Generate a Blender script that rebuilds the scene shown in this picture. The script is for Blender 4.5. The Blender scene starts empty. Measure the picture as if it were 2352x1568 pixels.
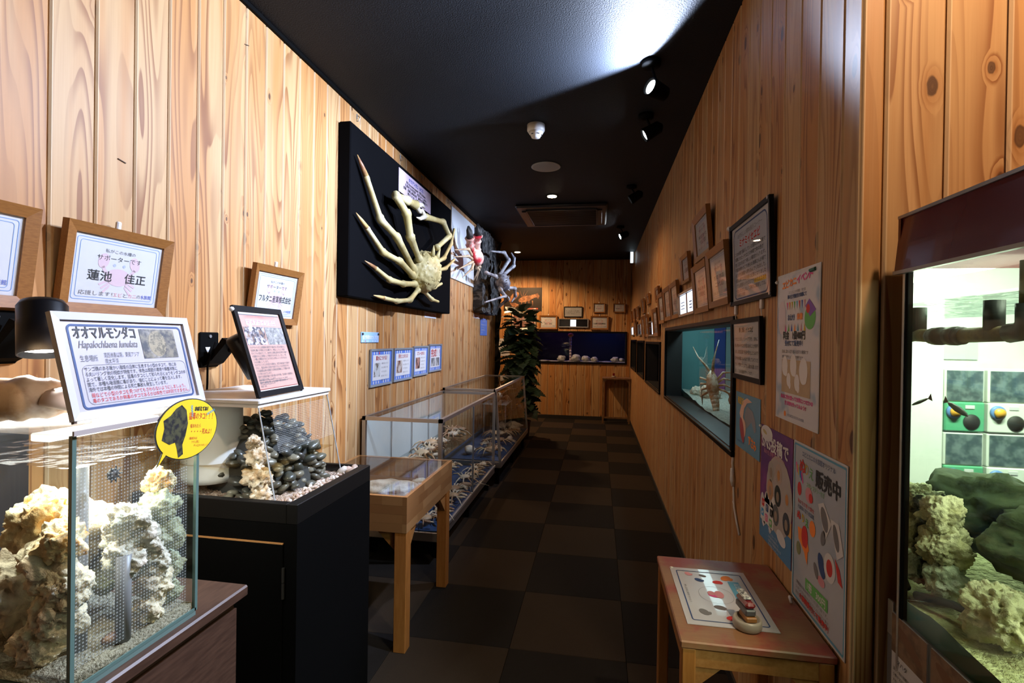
import bpy, bmesh, math, random
from mathutils import Vector, Matrix, noise, Euler
random.seed(7)
scene = bpy.context.scene
COL = scene.collection
PI = math.pi

# ------------------------------------------------------------------ camera, world, exposure
F_PX, YAW, PITCH, ROLL = 1158.96, -0.168115, -0.0055, -0.015098
EYE = Vector((0, 0, 1.35))
fw = Vector((math.sin(YAW)*math.cos(PITCH), math.cos(YAW)*math.cos(PITCH), math.sin(PITCH)))
r0 = Vector((math.cos(YAW), -math.sin(YAW), 0))
d0 = fw.cross(r0)
rt = r0*math.cos(ROLL) + d0*math.sin(ROLL)
dn = d0*math.cos(ROLL) - r0*math.sin(ROLL)
cam = bpy.data.objects.new('camera', bpy.data.cameras.new('camera'))
COL.objects.link(cam)
cam.data.sensor_width = 36
cam.data.lens = 36*F_PX/2352
cam.data.clip_start = 0.02
m = Matrix((rt, -dn, -fw)).transposed().to_4x4(); m.translation = EYE
cam.matrix_world = m
scene.camera = cam
scene.view_settings.view_transform = 'Standard'
scene.view_settings.look = 'None'
scene.view_settings.gamma = 1
scene.view_settings.use_curve_mapping = False
scene.view_settings.exposure = 0.0
scene.cycles.max_bounces = 6
scene.cycles.diffuse_bounces = 4
scene.cycles.glossy_bounces = 3
scene.cycles.transmission_bounces = 2
scene.cycles.transparent_max_bounces = 16
scene.cycles.caustics_reflective = False
scene.cycles.caustics_refractive = False
scene.cycles.sample_clamp_indirect = 6
w = bpy.data.worlds.new('world'); scene.world = w; w.use_nodes = True
w.node_tree.nodes['Background'].inputs[0].default_value = (0.9, 0.95, 1, 1)
w.node_tree.nodes['Background'].inputs[1].default_value = 0.012

SPOT_COL = (.78, .92, 1.24)
WARM = (1.0, 0.60, 0.30)

# ------------------------------------------------------------------ helpers
def hexlin(h):
    c = [int(h[i:i+2], 16)/255 for i in (0, 2, 4)]
    return tuple(((x+0.055)/1.055)**2.4 if x > 0.04045 else x/12.92 for x in c)

class MB:
    """collects shapes; build() links them as ONE mesh object"""
    def __init__(s): s.v = []; s.f = []; s.M = Matrix()
    def add(s, vs, fs):
        b = len(s.v); s.v += [tuple(s.M @ Vector(p)) for p in vs]
        s.f += [tuple(i+b for i in f) for f in fs]; return s
    def box(s, a, b):
        x0, y0, z0 = (min(p, q) for p, q in zip(a, b)); x1, y1, z1 = (max(p, q) for p, q in zip(a, b))
        return s.add([(x0,y0,z0),(x1,y0,z0),(x1,y1,z0),(x0,y1,z0),(x0,y0,z1),(x1,y0,z1),(x1,y1,z1),(x0,y1,z1)],
                     [(3,2,1,0),(4,5,6,7),(0,1,5,4),(1,2,6,5),(2,3,7,6),(3,0,4,7)])
    def hexa(s, bot, top):
        return s.add(list(bot)+list(top), [(3,2,1,0),(4,5,6,7),(0,1,5,4),(1,2,6,5),(2,3,7,6),(3,0,4,7)])
    def cbox(s, a, b, c=.004):
        """box with all edges chamfered"""
        x0, y0, z0 = (min(p, q) for p, q in zip(a, b)); x1, y1, z1 = (max(p, q) for p, q in zip(a, b))
        bm = bmesh.new(); bmesh.ops.create_cube(bm, size=1)
        for v in bm.verts:
            v.co = Vector(((x0+x1)/2+v.co.x*(x1-x0), (y0+y1)/2+v.co.y*(y1-y0), (z0+z1)/2+v.co.z*(z1-z0)))
        c = min(c, (x1-x0)*.45, (y1-y0)*.45, (z1-z0)*.45)
        bmesh.ops.bevel(bm, geom=bm.edges[:], offset=c, segments=1, affect='EDGES')
        return s.bm(bm)
    def bm(s, bm):
        bm.verts.index_update()
        s.add([v.co[:] for v in bm.verts], [tuple(v.index for v in f.verts) for f in bm.faces]); bm.free(); return s
    def tube(s, pts, rad, n=8, caps=True, squash=1.0):
        pts = [Vector(p) for p in pts]
        if not hasattr(rad, '__len__'): rad = [rad]*len(pts)
        vs = []; fs = []; up = None
        for i, p in enumerate(pts):
            t = (pts[min(i+1, len(pts)-1)]-pts[max(i-1, 0)])
            t = t.normalized() if t.length > 1e-9 else Vector((0, 0, 1))
            if up is None:
                up = t.orthogonal().normalized()
            else:
                up = up - t*up.dot(t)
                up = up.normalized() if up.length > 1e-6 else t.orthogonal().normalized()
            sd = t.cross(up)
            for k in range(n):
                a = 2*PI*k/n
                vs.append(p+(up*math.cos(a)+sd*math.sin(a)*squash)*rad[i])
        for i in range(len(pts)-1):
            for k in range(n):
                k2 = (k+1) % n
                fs.append((i*n+k, i*n+k2, (i+1)*n+k2, (i+1)*n+k))
        if caps:
            fs.append(tuple(range(n-1, -1, -1))); fs.append(tuple(range((len(pts)-1)*n, len(pts)*n)))
        return s.add(vs, fs)
    def lathe(s, prof, n=24, o=(0, 0, 0), closed=True):
        o = Vector(o); vs = []; fs = []
        for r, z in prof:
            for k in range(n):
                a = 2*PI*k/n; vs.append(o+Vector((r*math.cos(a), r*math.sin(a), z)))
        for i in range(len(prof)-1):
            for k in range(n):
                k2 = (k+1) % n; fs.append((i*n+k, i*n+k2, (i+1)*n+k2, (i+1)*n+k))
        if closed:
            fs.append(tuple(range(n-1, -1, -1))); fs.append(tuple(range((len(prof)-1)*n, len(prof)*n)))
        return s.add(vs, fs)
    def prism(s, poly, z0, z1):
        n = len(poly)
        return s.add([(x, y, z0) for x, y in poly]+[(x, y, z1) for x, y in poly],
                     [tuple(range(n-1, -1, -1)), tuple(range(n, 2*n))]+[(i, (i+1) % n, n+(i+1) % n, n+i) for i in range(n)])
    def flat(s, poly, z):
        return s.add([(x, y, z) for x, y in poly], [tuple(range(len(poly)))])
    def ball(s, c, r, sub=2, sq=(1, 1, 1)):
        bm = bmesh.new(); bmesh.ops.create_icosphere(bm, subdivisions=sub, radius=1)
        for v in bm.verts: v.co = Vector(c)+Vector((v.co.x*r*sq[0], v.co.y*r*sq[1], v.co.z*r*sq[2]))
        return s.bm(bm)
    def mesh(s, name):
        me = bpy.data.meshes.new(name); me.from_pydata(s.v, [], s.f); me.update(); return me
    def build(s, name, mt, parent=None, smooth=False, M=None):
        return link(name, s.mesh(name), mt, parent, smooth, M)

def link(name, me, mt, parent=None, smooth=False, M=None):
    if mt is not None and not me.materials: me.materials.append(mt)
    if smooth and me.polygons:
        me.polygons.foreach_set('use_smooth', [True]*len(me.polygons))
    o = bpy.data.objects.new(name, me); COL.objects.link(o)
    if parent is not None: o.parent = parent
    if M is not None: o.matrix_local = M
    return o

def tag(o, label=None, cat=None, group=None, kind=None):
    if label: o['label'] = label
    if cat: o['category'] = cat
    if group: o['group'] = group
    if kind: o['kind'] = kind
    return o

def thing(name, label, cat, M=None, group=None, kind=None):
    o = bpy.data.objects.new(name, None); COL.objects.link(o); o.empty_display_size = .05
    if M is not None: o.matrix_world = M if isinstance(M, Matrix) else Matrix.Translation(M)
    return tag(o, label, cat, group, kind)

def copy_tree(o, parent=None):
    c = o.copy(); COL.objects.link(c); c.parent = parent
    for ch in [x for x in o.children]: copy_tree(ch, c)
    return c

def face_M(pos, facing, lean=0.0, spin=0.0):
    """u right, v up, n towards the viewer, for something facing +X, -X or -Y"""
    ax = {'+X': ((0,1,0),(0,0,1),(1,0,0)), '-X': ((0,-1,0),(0,0,1),(-1,0,0)), '-Y': ((1,0,0),(0,0,1),(0,-1,0)),
          '+Y': ((-1,0,0),(0,0,1),(0,1,0)), '+Z': ((1,0,0),(0,1,0),(0,0,1))}[facing]
    R = Matrix([Vector(a) for a in ax]).transposed().to_4x4()
    R = R @ Matrix.Rotation(spin, 4, 'Z') @ Matrix.Rotation(lean, 4, 'X')
    R.translation = Vector(pos)
    return R

# ------------------------------------------------------------------ materials
def newmat(name):
    mt = bpy.data.materials.new(name); mt.use_nodes = True
    nt = mt.node_tree; b = nt.nodes['Principled BSDF']
    return mt, nt, b
def nd(nt, t, **kw):
    n = nt.nodes.new(t)
    for k, v in kw.items():
        if k.startswith('i_'):
            n.inputs[int(k[2:])].default_value = v
        else: setattr(n, k, v)
    return n
def mth(nt, op, a, b=None, c=None, clamp=False):
    n = nt.nodes.new('ShaderNodeMath'); n.operation = op; n.use_clamp = clamp
    for i, x in enumerate((a, b, c)):
        if x is None: continue
        if isinstance(x, (int, float)): n.inputs[i].default_value = x
        else: nt.links.new(x, n.inputs[i])
    return n.outputs[0]
def mixc(nt, f, a, b, blend='MIX'):
    n = nt.nodes.new('ShaderNodeMix'); n.data_type = 'RGBA'; n.blend_type = blend
    for i, x in ((0, f), (6, a), (7, b)):
        if isinstance(x, (int, float)): n.inputs[i].default_value = x
        elif isinstance(x, tuple): n.inputs[i].default_value = x if len(x) == 4 else x+(1,)
        else: nt.links.new(x, n.inputs[i])
    return n.outputs[2]
def comb(nt, x, y, z):
    n = nt.nodes.new('ShaderNodeCombineXYZ')
    for i, q in enumerate((x, y, z)):
        if isinstance(q, (int, float)): n.inputs[i].default_value = q
        else: nt.links.new(q, n.inputs[i])
    return n.outputs[0]
def nz(nt, vec, scale, detail=2.0, rough=.5, dist=0.0):
    n = nt.nodes.new('ShaderNodeTexNoise'); n.inputs['Scale'].default_value = scale
    n.inputs['Detail'].default_value = detail; n.inputs['Roughness'].default_value = rough; n.inputs['Distortion'].default_value = dist
    if vec is not None: nt.links.new(vec, n.inputs['Vector'])
    return n.outputs[0]
def sstep(nt, v, lo, hi):
    n = nt.nodes.new('ShaderNodeMapRange'); n.interpolation_type = 'SMOOTHSTEP'
    nt.links.new(v, n.inputs[0]); n.inputs[1].default_value = lo; n.inputs[2].default_value = hi
    return n.outputs[0]
def objco(nt): return nt.nodes.new('ShaderNodeTexCoord').outputs['Object']
def bump(nt, b, h, strength=.3, dist=.01):
    n = nt.nodes.new('ShaderNodeBump'); n.inputs['Strength'].default_value = strength; n.inputs['Distance'].default_value = dist
    nt.links.new(h, n.inputs['Height']); nt.links.new(n.outputs[0], b.inputs['Normal'])

MATS = {}
def plain(name, col, rough=.6, metal=0.0, var=0.0, scale=20, spec=.5, coat=0.0, bmp=0.0):
    """plain colour with a little procedural mottling"""
    if name in MATS: return MATS[name]
    mt, nt, b = newmat(name)
    if isinstance(col, str): col = hexlin(col)
    b.inputs['Roughness'].default_value = rough; b.inputs['Metallic'].default_value = metal
    b.inputs['Specular IOR Level'].default_value = spec; b.inputs['Coat Weight'].default_value = coat
    n = nz(nt, objco(nt), scale, 4)
    v = var if var else .04
    dk = tuple(c*(1-v) for c in col); lt = tuple(min(1, c*(1+v)) for c in col)
    nt.links.new(mixc(nt, n, dk, lt), b.inputs['Base Color'])
    if bmp: bump(nt, b, n, bmp, .01)
    MATS[name] = mt; return mt
def two(name, a, b_, scale, rough=.7, lo=.4, hi=.6, detail=4, bmp=0.0, c_=None, stretch=(1, 1, 1), metal=0.0, coat=0.0, dist=0.0):
    """two (or three) colours in noise patches"""
    if name in MATS: return MATS[name]
    mt, nt, b = newmat(name)
    a, b_ = (hexlin(q) if isinstance(q, str) else q for q in (a, b_))
    mp = nt.nodes.new('ShaderNodeMapping'); mp.inputs['Scale'].default_value = stretch
    nt.links.new(objco(nt), mp.inputs[0])
    n = nz(nt, mp.outputs[0], scale, detail, .6, dist)
    col = mixc(nt, sstep(nt, n, lo, hi), a, b_)
    if c_:
        c_ = hexlin(c_) if isinstance(c_, str) else c_
        n2 = nz(nt, mp.outputs[0], scale*.45, detail, .6, dist)
        col = mixc(nt, sstep(nt, n2, .5, .68), col, c_)
    nt.links.new(col, b.inputs['Base Color'])
    b.inputs['Roughness'].default_value = rough; b.inputs['Metallic'].default_value = metal; b.inputs['Coat Weight'].default_value = coat
    if bmp: bump(nt, b, n, bmp, .02)
    MATS[name] = mt; return mt
def emit(name, col, strength):
    if name in MATS: return MATS[name]
    mt, nt, b = newmat(name)
    b.inputs['Base Color'].default_value = (.8, .8, .8, 1)
    b.inputs['Emission Color'].default_value = tuple(col)+(1,); b.inputs['Emission Strength'].default_value = strength
    mt.cycles.emission_sampling = 'NONE'
    MATS[name] = mt; return mt
def glass(name, tint=(.97, .99, .98), refl=.5, rough=.0, frost=0.0):
    """thin pane: lets light straight through, mirrors a little more at grazing angles"""
    if name in MATS: return MATS[name]
    mt = bpy.data.materials.new(name); mt.use_nodes = True; nt = mt.node_tree
    nt.nodes.remove(nt.nodes['Principled BSDF'])
    out = nt.nodes['Material Output']
    tr = nd(nt, 'ShaderNodeBsdfTransparent'); tr.inputs[0].default_value = tuple(tint)+(1,)
    gl = nd(nt, 'ShaderNodeBsdfGlossy'); gl.inputs['Roughness'].default_value = rough
    lw = nd(nt, 'ShaderNodeLayerWeight'); lw.inputs[0].default_value = .5
    mx = nd(nt, 'ShaderNodeMixShader')
    fr = mth(nt, 'MULTIPLY_ADD', mth(nt, 'POWER', lw.outputs['Facing'], 5.0), .96, .04)
    nt.links.new(mth(nt, 'MULTIPLY', fr, refl), mx.inputs[0])
    nt.links.new(tr.outputs[0], mx.inputs[1]); nt.links.new(gl.outputs[0], mx.inputs[2])
    res = mx.outputs[0]
    if frost:
        df = nd(nt, 'ShaderNodeBsdfDiffuse'); df.inputs[0].default_value = (.8, .82, .82, 1)
        tl = nd(nt, 'ShaderNodeBsdfTranslucent'); tl.inputs[0].default_value = (.8, .82, .82, 1)
        ad = nd(nt, 'ShaderNodeMixShader'); ad.inputs[0].default_value = .5
        nt.links.new(df.outputs[0], ad.inputs[1]); nt.links.new(tl.outputs[0], ad.inputs[2])
        m2 = nd(nt, 'ShaderNodeMixShader'); m2.inputs[0].default_value = frost
        nt.links.new(res, m2.inputs[1]); nt.links.new(ad.outputs[0], m2.inputs[2]); res = m2.outputs[0]
    nt.links.new(res, out.inputs[0])
    MATS[name] = mt; return mt
def dotted(name, pitch, r, a_bg=.06, col=(.75, .78, .78)):
    """clear sheet studded with small round dots in a grid (local x, y)"""
    mt = bpy.data.materials.new(name); mt.use_nodes = True; nt = mt.node_tree
    nt.nodes.remove(nt.nodes['Principled BSDF']); out = nt.nodes['Material Output']
    sp = nd(nt, 'ShaderNodeSeparateXYZ'); nt.links.new(objco(nt), sp.inputs[0])
    def cell(o): return mth(nt, 'SUBTRACT', mth(nt, 'FRACT', mth(nt, 'MULTIPLY', o, 1/pitch)), .5)
    x = cell(sp.outputs[0]); y = cell(sp.outputs[1])
    d = mth(nt, 'SQRT', mth(nt, 'ADD', mth(nt, 'MULTIPLY', x, x), mth(nt, 'MULTIPLY', y, y)))
    f = mth(nt, 'ADD', mth(nt, 'MULTIPLY', mth(nt, 'LESS_THAN', d, r), .34), a_bg)
    tr = nd(nt, 'ShaderNodeBsdfTransparent'); df = nd(nt, 'ShaderNodeBsdfPrincipled')
    df.inputs['Base Color'].default_value = tuple(col)+(1,); df.inputs['Roughness'].default_value = .25
    mx = nd(nt, 'ShaderNodeMixShader'); nt.links.new(f, mx.inputs[0])
    nt.links.new(tr.outputs[0], mx.inputs[1]); nt.links.new(df.outputs[0], mx.inputs[2]); nt.links.new(mx.outputs[0], out.inputs[0])
    MATS[name] = mt; return mt

def plankwood(name, pale, orange, line, knot):
    mt, nt, b = newmat(name)
    sp = nd(nt, 'ShaderNodeSeparateXYZ'); nt.links.new(objco(nt), sp.inputs[0])
    x, z = sp.outputs[0], sp.outputs[2]
    oi = nd(nt, 'ShaderNodeObjectInfo'); rnd = oi.outputs['Random']
    off = mth(nt, 'MULTIPLY', rnd, 37.0)
    # knots
    kv = comb(nt, mth(nt, 'MULTIPLY_ADD', x, 7.0, mth(nt, 'MULTIPLY', off, 5.3)), mth(nt, 'MULTIPLY_ADD', z, 3.6, mth(nt, 'MULTIPLY', off, 11.7)), 0.0)
    vo = nd(nt, 'ShaderNodeTexVoronoi'); vo.voronoi_dimensions = '2D'; vo.inputs['Scale'].default_value = 1.0
    vo.inputs['Randomness'].default_value = .85; nt.links.new(kv, vo.inputs['Vector'])
    sc = nd(nt, 'ShaderNodeSeparateColor'); nt.links.new(vo.outputs['Color'], sc.inputs[0])
    pres = mth(nt, 'GREATER_THAN', sc.outputs[0], .54)
    rad = mth(nt, 'MULTIPLY_ADD', sc.outputs[1], .085, .022)
    wob = mth(nt, 'MULTIPLY_ADD', nz(nt, comb(nt, mth(nt, 'MULTIPLY', x, 60.0), off, mth(nt, 'MULTIPLY', z, 30.0)), 1.0, 2), .05, -.025)
    dk = mth(nt, 'ADD', vo.outputs['Distance'], wob)
    q = mth(nt, 'DIVIDE', dk, rad)
    kn = mth(nt, 'MULTIPLY', sstep(nt, q, 1.05, .75), pres)
    halo = mth(nt, 'MULTIPLY', sstep(nt, q, 2.6, .9), pres)
    # cathedral grain: contour lines of a stretched noise, bent round the knots
    n1 = nz(nt, comb(nt, mth(nt, 'MULTIPLY', x, 9.0), off, mth(nt, 'MULTIPLY_ADD', z, .75, mth(nt, 'MULTIPLY', off, 3.1))), 1.0, 1.0, .4)
    val = mth(nt, 'ADD', mth(nt, 'MULTIPLY', n1, 13.0), mth(nt, 'MULTIPLY', halo, 1.3))
    val = mth(nt, 'ADD', val, mth(nt, 'MULTIPLY', x, 22.0))
    fr = mth(nt, 'FRACT', val)
    ln = mth(nt, 'MULTIPLY', sstep(nt, fr, .35, .93), sstep(nt, fr, 1.0, .94))
    msk = sstep(nt, nz(nt, comb(nt, mth(nt, 'MULTIPLY', x, 14.0), mth(nt, 'MULTIPLY', off, 2.0), mth(nt, 'MULTIPLY', z, .5)), 1.0, 1.0), .35, .65)
    ln = mth(nt, 'MULTIPLY', ln, mth(nt, 'MULTIPLY_ADD', msk, .75, .22))
    fib = nz(nt, comb(nt, mth(nt, 'MULTIPLY', x, 260.0), off, mth(nt, 'MULTIPLY', z, 5.0)), 1.0, 3, .6)
    broad = nz(nt, comb(nt, mth(nt, 'MULTIPLY', x, 17.0), mth(nt, 'MULTIPLY', off, 1.7), mth(nt, 'MULTIPLY', z, .9)), 1.0, 2, .5)
    tint = mth(nt, 'MULTIPLY_ADD', mth(nt, 'FRACT', mth(nt, 'MULTIPLY', rnd, 91.7)), .5, -.25)
    col = mixc(nt, sstep(nt, mth(nt, 'ADD', broad, tint), .30, .70), pale, orange)
    stk = nz(nt, comb(nt, mth(nt, 'MULTIPLY', x, 30.0), mth(nt, 'MULTIPLY', off, 2.9), mth(nt, 'MULTIPLY', z, .6)), 1.0, 2, .5)
    col = mixc(nt, mth(nt, 'MULTIPLY', sstep(nt, stk, .55, .78), .55), col, tuple(min(1, c*1.22+.04) for c in pale))
    col = mixc(nt, mth(nt, 'MULTIPLY_ADD', fib, .5, -.1, clamp=True), col, tuple(c*.72 for c in orange))
    col = mixc(nt, ln, col, line)
    col = mixc(nt, mth(nt, 'MULTIPLY', halo, .45), col, tuple(.5*(a+c) for a, c in zip(orange, line)))
    kin = mth(nt, 'MULTIPLY_ADD', nz(nt, comb(nt, mth(nt, 'MULTIPLY', q, 3.0), off, 0.0), 1.0, 2), .6, .55, clamp=True)
    col = mixc(nt, mth(nt, 'MULTIPLY', kn, kin), col, knot)
    col = mixc(nt, mth(nt, 'MULTIPLY', sstep(nt, x, .0095, .0075), .6), col, (.60, .45, .28))
    nt.links.new(col, b.inputs['Base Color'])
    b.inputs['Roughness'].default_value = .5; b.inputs['Specular IOR Level'].default_value = .3
    MATS[name] = mt; return mt

WOOD = plankwood('wood_plank', (.46, .285, .13), (.42, .195, .062), (.205, .076, .022), (.055, .022, .010))
BACKING = plain('groove_backing', (.07, .04, .025), .9)
def solidwood(name, a, b_, stretch, scale=30, rough=.5):
    return two(name, a, b_, scale, rough, .3, .7, 5, 0.0, None, stretch)
FRAMEWOOD = solidwood('frame_wood', (.20, .078, .018), (.26, .11, .028), (1, 6, 6), 40, .38)
BEECH = solidwood('beech_wood', (.30, .125, .034), (.37, .17, .054), (8, 1, 8), 12, .4)
BEECHV = solidwood('beech_leg', (.29, .108, .024), (.36, .145, .038), (8, 8, 1), 12, .4)
DARKWALNUT = solidwood('dark_walnut', (.045, .022, .014), (.075, .038, .024), (8, 1, 8), 14, .45)
BLACK = plain('black_paint', (.0025, .0025, .0025), .6, spec=.04)
BLACKGLOSS = plain('black_gloss', (.004, .004, .005), .35, spec=.15)
BLACKFELT = plain('black_felt', (.0028, .0028, .0034), .95, var=.4, scale=180, spec=.03)
CEILM = plain('ceiling_black', (.0115, .0135, .017), .66, var=.35, scale=160, spec=.16, bmp=.35)
WHITE = plain('white_plastic', (.68, .68, .68), .4)
PAPER = plain('paper', (.54, .54, .56), .45, coat=.05)
ALU = plain('aluminium', (.62, .62, .62), .32, .85)
STEELM = plain('steel_rail', (.50, .48, .46), .35, .9)
GLASS = glass('clear_glass')
GLASSM = glass('picture_glass', (1, 1, 1), .5, .02)
CASEGLASS = glass('case_glass', (.93, .95, .94), 1.0)
INK = plain('ink_black', (.02, .02, .02), .6)
INKGREY = plain('ink_grey', (.16, .16, .17), .6)
INKBLUE = plain('ink_blue', (.03, .08, .42), .6)
INKNAVY = plain('ink_navy', (.018, .055, .18), .6)
INKRED = plain('ink_red', (.55, .03, .025), .6)
INKPINK = plain('ink_pink', (.60, .26, .30), .6)
PALEPINK = plain('ink_pale_pink', (.56, .42, .46), .6)
INKWHITE = plain('ink_white', (.62, .62, .63), .6)
INKORANGE = plain('ink_orange', (.85, .25, .04), .6)
INKYELLOW = plain('ink_yellow', (.66, .44, .02), .6)
INKGREEN = plain('ink_green', (.12, .42, .1), .6)
INKTEAL = plain('ink_teal', (.1, .33, .5), .6)
INKMAGENTA = plain('ink_magenta', (.7, .08, .3), .6)

# ------------------------------------------------------------------ print on flat sheets
FONT_CACHE = {}
def glyphs(s):
    if s not in FONT_CACHE:
        c = bpy.data.curves.new('lettering', 'FONT'); c.body = s; c.resolution_u = 2
        o = bpy.data.objects.new('lettering', c)
        me = bpy.data.meshes.new_from_object(o)
        FONT_CACHE[s] = ([v.co.copy() for v in me.vertices], [tuple(p.vertices) for p in me.polygons])
        bpy.data.objects.remove(o); bpy.data.curves.remove(c); bpy.data.meshes.remove(me)
    return FONT_CACHE[s]

class Print:
    """ink on one sheet: everything of one colour becomes one flat mesh, a child of the sheet"""
    def __init__(s, parent, z=.0006): s.p = parent; s.z = z; s.b = {}; s.n = 0
    def mb(s, mt): 
        return s.b.setdefault(mt.name, (MB(), mt))[0]
    def text(s, t, u, v, h, mt, w=None, align='C', rot=0.0, slant=0.0, bold=0.0):
        vs, fs = glyphs(t)
        if not vs: return
        x0 = min(p.x for p in vs); x1 = max(p.x for p in vs)
        sx = h if w is None else w/(x1-x0)
        ox = {'C': -(x0+x1)/2, 'L': -x0, 'R': -x1}[align]
        c, sn = math.cos(rot), math.sin(rot)
        offs = [(0, 0)] if not bold else [(-bold, 0), (bold, 0), (0, bold), (0, -bold)]
        for k, (bx, by) in enumerate(offs):
            pts = []
            for p in vs:
                a, b = (p.x+ox)*sx+p.y*h*slant+bx, p.y*h+by
                pts.append((u+a*c-b*sn, v+a*sn+b*c, s.z+.0002+k*.00004))
            s.mb(mt).add(pts, fs)
    def lines(s, ls, u, v, h, dv, mt, w=None, align='L'):
        for i, l in enumerate(ls):
            if l: s.text(l, u, v-i*dv, h, mt, (w*len(l)/max(len(q) for q in ls) if w else None), align)
    def rect(s, u0, v0, u1, v1, mt, dz=0.0):
        s.mb(mt).flat([(u0, v0), (u1, v0), (u1, v1), (u0, v1)], s.z+dz)
    def poly(s, pts, mt, dz=0.0): s.mb(mt).flat(pts, s.z+dz)
    def disc(s, u, v, r, mt, ry=None, dz=0.0, n=20, rot=0.0):
        ry = ry or r; c, sn = math.cos(rot), math.sin(rot)
        s.mb(mt).flat([(u+r*math.cos(2*PI*k/n)*c-ry*math.sin(2*PI*k/n)*sn, v+r*math.cos(2*PI*k/n)*sn+ry*math.sin(2*PI*k/n)*c) for k in range(n)], s.z+dz)
    def outline(s, u0, v0, u1, v1, wd, rd, mt, dz=0.0, n=6):
        o = rrect(u0, v0, u1, v1, rd, n); i = rrect(u0+wd, v0+wd, u1-wd, v1-wd, max(rd-wd, .0005), n)
        k = len(o); s.mb(mt).add([(x, y, s.z+dz) for x, y in o+i], [(a, (a+1) % k, k+(a+1) % k, k+a) for a in range(k)])
    def done(s, name='lettering'):
        for mb, mt in s.b.values():
            if mb.v: mb.build(name if 'ink' in mt.name else 'printed_picture', mt, s.p)['kind'] = 'stuff'
def rrect(u0, v0, u1, v1, r, n=6):
    r = min(r, (u1-u0)*.49, (v1-v0)*.49); out = []
    for cx, cy, a0 in ((u1-r, v1-r, 0), (u0+r, v1-r, PI/2), (u0+r, v0+r, PI), (u1-r, v0+r, 1.5*PI)):
        for k in range(n+1):
            a = a0+PI/2*k/n; out.append((cx+r*math.cos(a), cy+r*math.sin(a)))
    return out

def frame_rails(mb, w, h, bw, d, slope=.35):
    """four mitred rails round a w x h picture, origin bottom centre, depth d"""
    o = [(-w/2, 0), (w/2, 0), (w/2, h), (-w/2, h)]; i = [(-w/2+bw, bw), (w/2-bw, bw), (w/2-bw, h-bw), (-w/2+bw, h-bw)]
    for k in range(4):
        k2 = (k+1) % 4
        mb.hexa([o[k]+(0,), o[k2]+(0,), i[k2]+(0,), i[k]+(0,)], [o[k]+(d,), o[k2]+(d,), i[k2]+(d*(1-slope),), i[k]+(d*(1-slope),)])
def picture(name, label, cat, M, w, h, bw, d, fmat, group=None, paper=None, pane=True, slope=.35):
    """framed sheet: returns root and the sheet"""
    t = thing(name, label, cat, M, group)
    mb = MB()
    for k in range(4):
        r = MB(); o = [(-w/2, 0), (w/2, 0), (w/2, h), (-w/2, h)]; i = [(-w/2+bw, bw), (w/2-bw, bw), (w/2-bw, h-bw), (-w/2+bw, h-bw)]
        k2 = (k+1) % 4
        r.hexa([o[k]+(0,), o[k2]+(0,), i[k2]+(0,), i[k]+(0,)], [o[k]+(d,), o[k2]+(d,), i[k2]+(d*(1-slope),), i[k]+(d*(1-slope),)])
        r.build('frame_rail', fmat, t)
    p = MB().box((-w/2+bw*.8, bw*.8, .001), (w/2-bw*.8, h-bw*.8, d*.35)).build('sheet', paper or PAPER, t)
    if pane:
        MB().box((-w/2+bw*.9, bw*.9, d*.45), (w/2-bw*.9, h-bw*.9, d*.5)).build('glass_pane', GLASSM, t)
    return t, p, d*.35
def hookpin(t, u, v, n0=-.002, mt=None):
    """small white wall hook above a frame (part)"""
    MB().cbox((u-.007, v-.004, n0), (u+.007, v+.03, n0+.012), .003).build('hook', mt or WHITE, t)

# ------------------------------------------------------------------ room shell
XL, XR, YB, ZC, YN = -1.43, 0.545, 8.62, 2.70, 1.185
def carpet(name, a, b_):
    mt, nt, b = newmat(name); oc = objco(nt)
    n = nz(nt, oc, 420, 2); n2 = nz(nt, oc, 5, 3)
    c = mixc(nt, n, a, b_); c = mixc(nt, mth(nt, 'MULTIPLY', n2, .3), c, tuple(x*.6 for x in a))
    nt.links.new(c, b.inputs['Base Color']); b.inputs['Roughness'].default_value = 1.0; b.inputs['Specular IOR Level'].default_value = .1
    bump(nt, b, n, .6, .004); return mt
CARD = carpet('carpet_dark', (.012, .010, .009), (.020, .017, .015))
CARL = carpet('carpet_brown', (.028, .020, .014), (.045, .032, .022))
floor = tag(MB().box((-3.2, -3.8, -.06), (4.6, 9.0, -.008)).build('floor', CARD), 'dark checkered carpet tile floor of the corridor', 'floor', kind='structure')
tm = {}
for nm, mt in (('d', CARD), ('l', CARL)):
    me = MB().cbox((.0008, .0008, -.008), (.4992, .5042, 0), .0015).mesh('carpet_tile'); me.materials.append(mt); tm[nm] = me
for i in range(5):
    for j in range(-5, 13):
        link('carpet_tile', tm['d' if (i+j) % 2 == 0 else 'l'], None, floor, M=Matrix.Translation((-1.86+.5*i-(.5 if i == 0 else 0)*0, 2.165+.505*j, 0)))
tag(MB().box((-3.2, -3.8, ZC), (4.6, 9.0, ZC+.08)).build('ceiling', CEILM), 'matt black corridor ceiling', 'ceiling', kind='structure')

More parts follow.
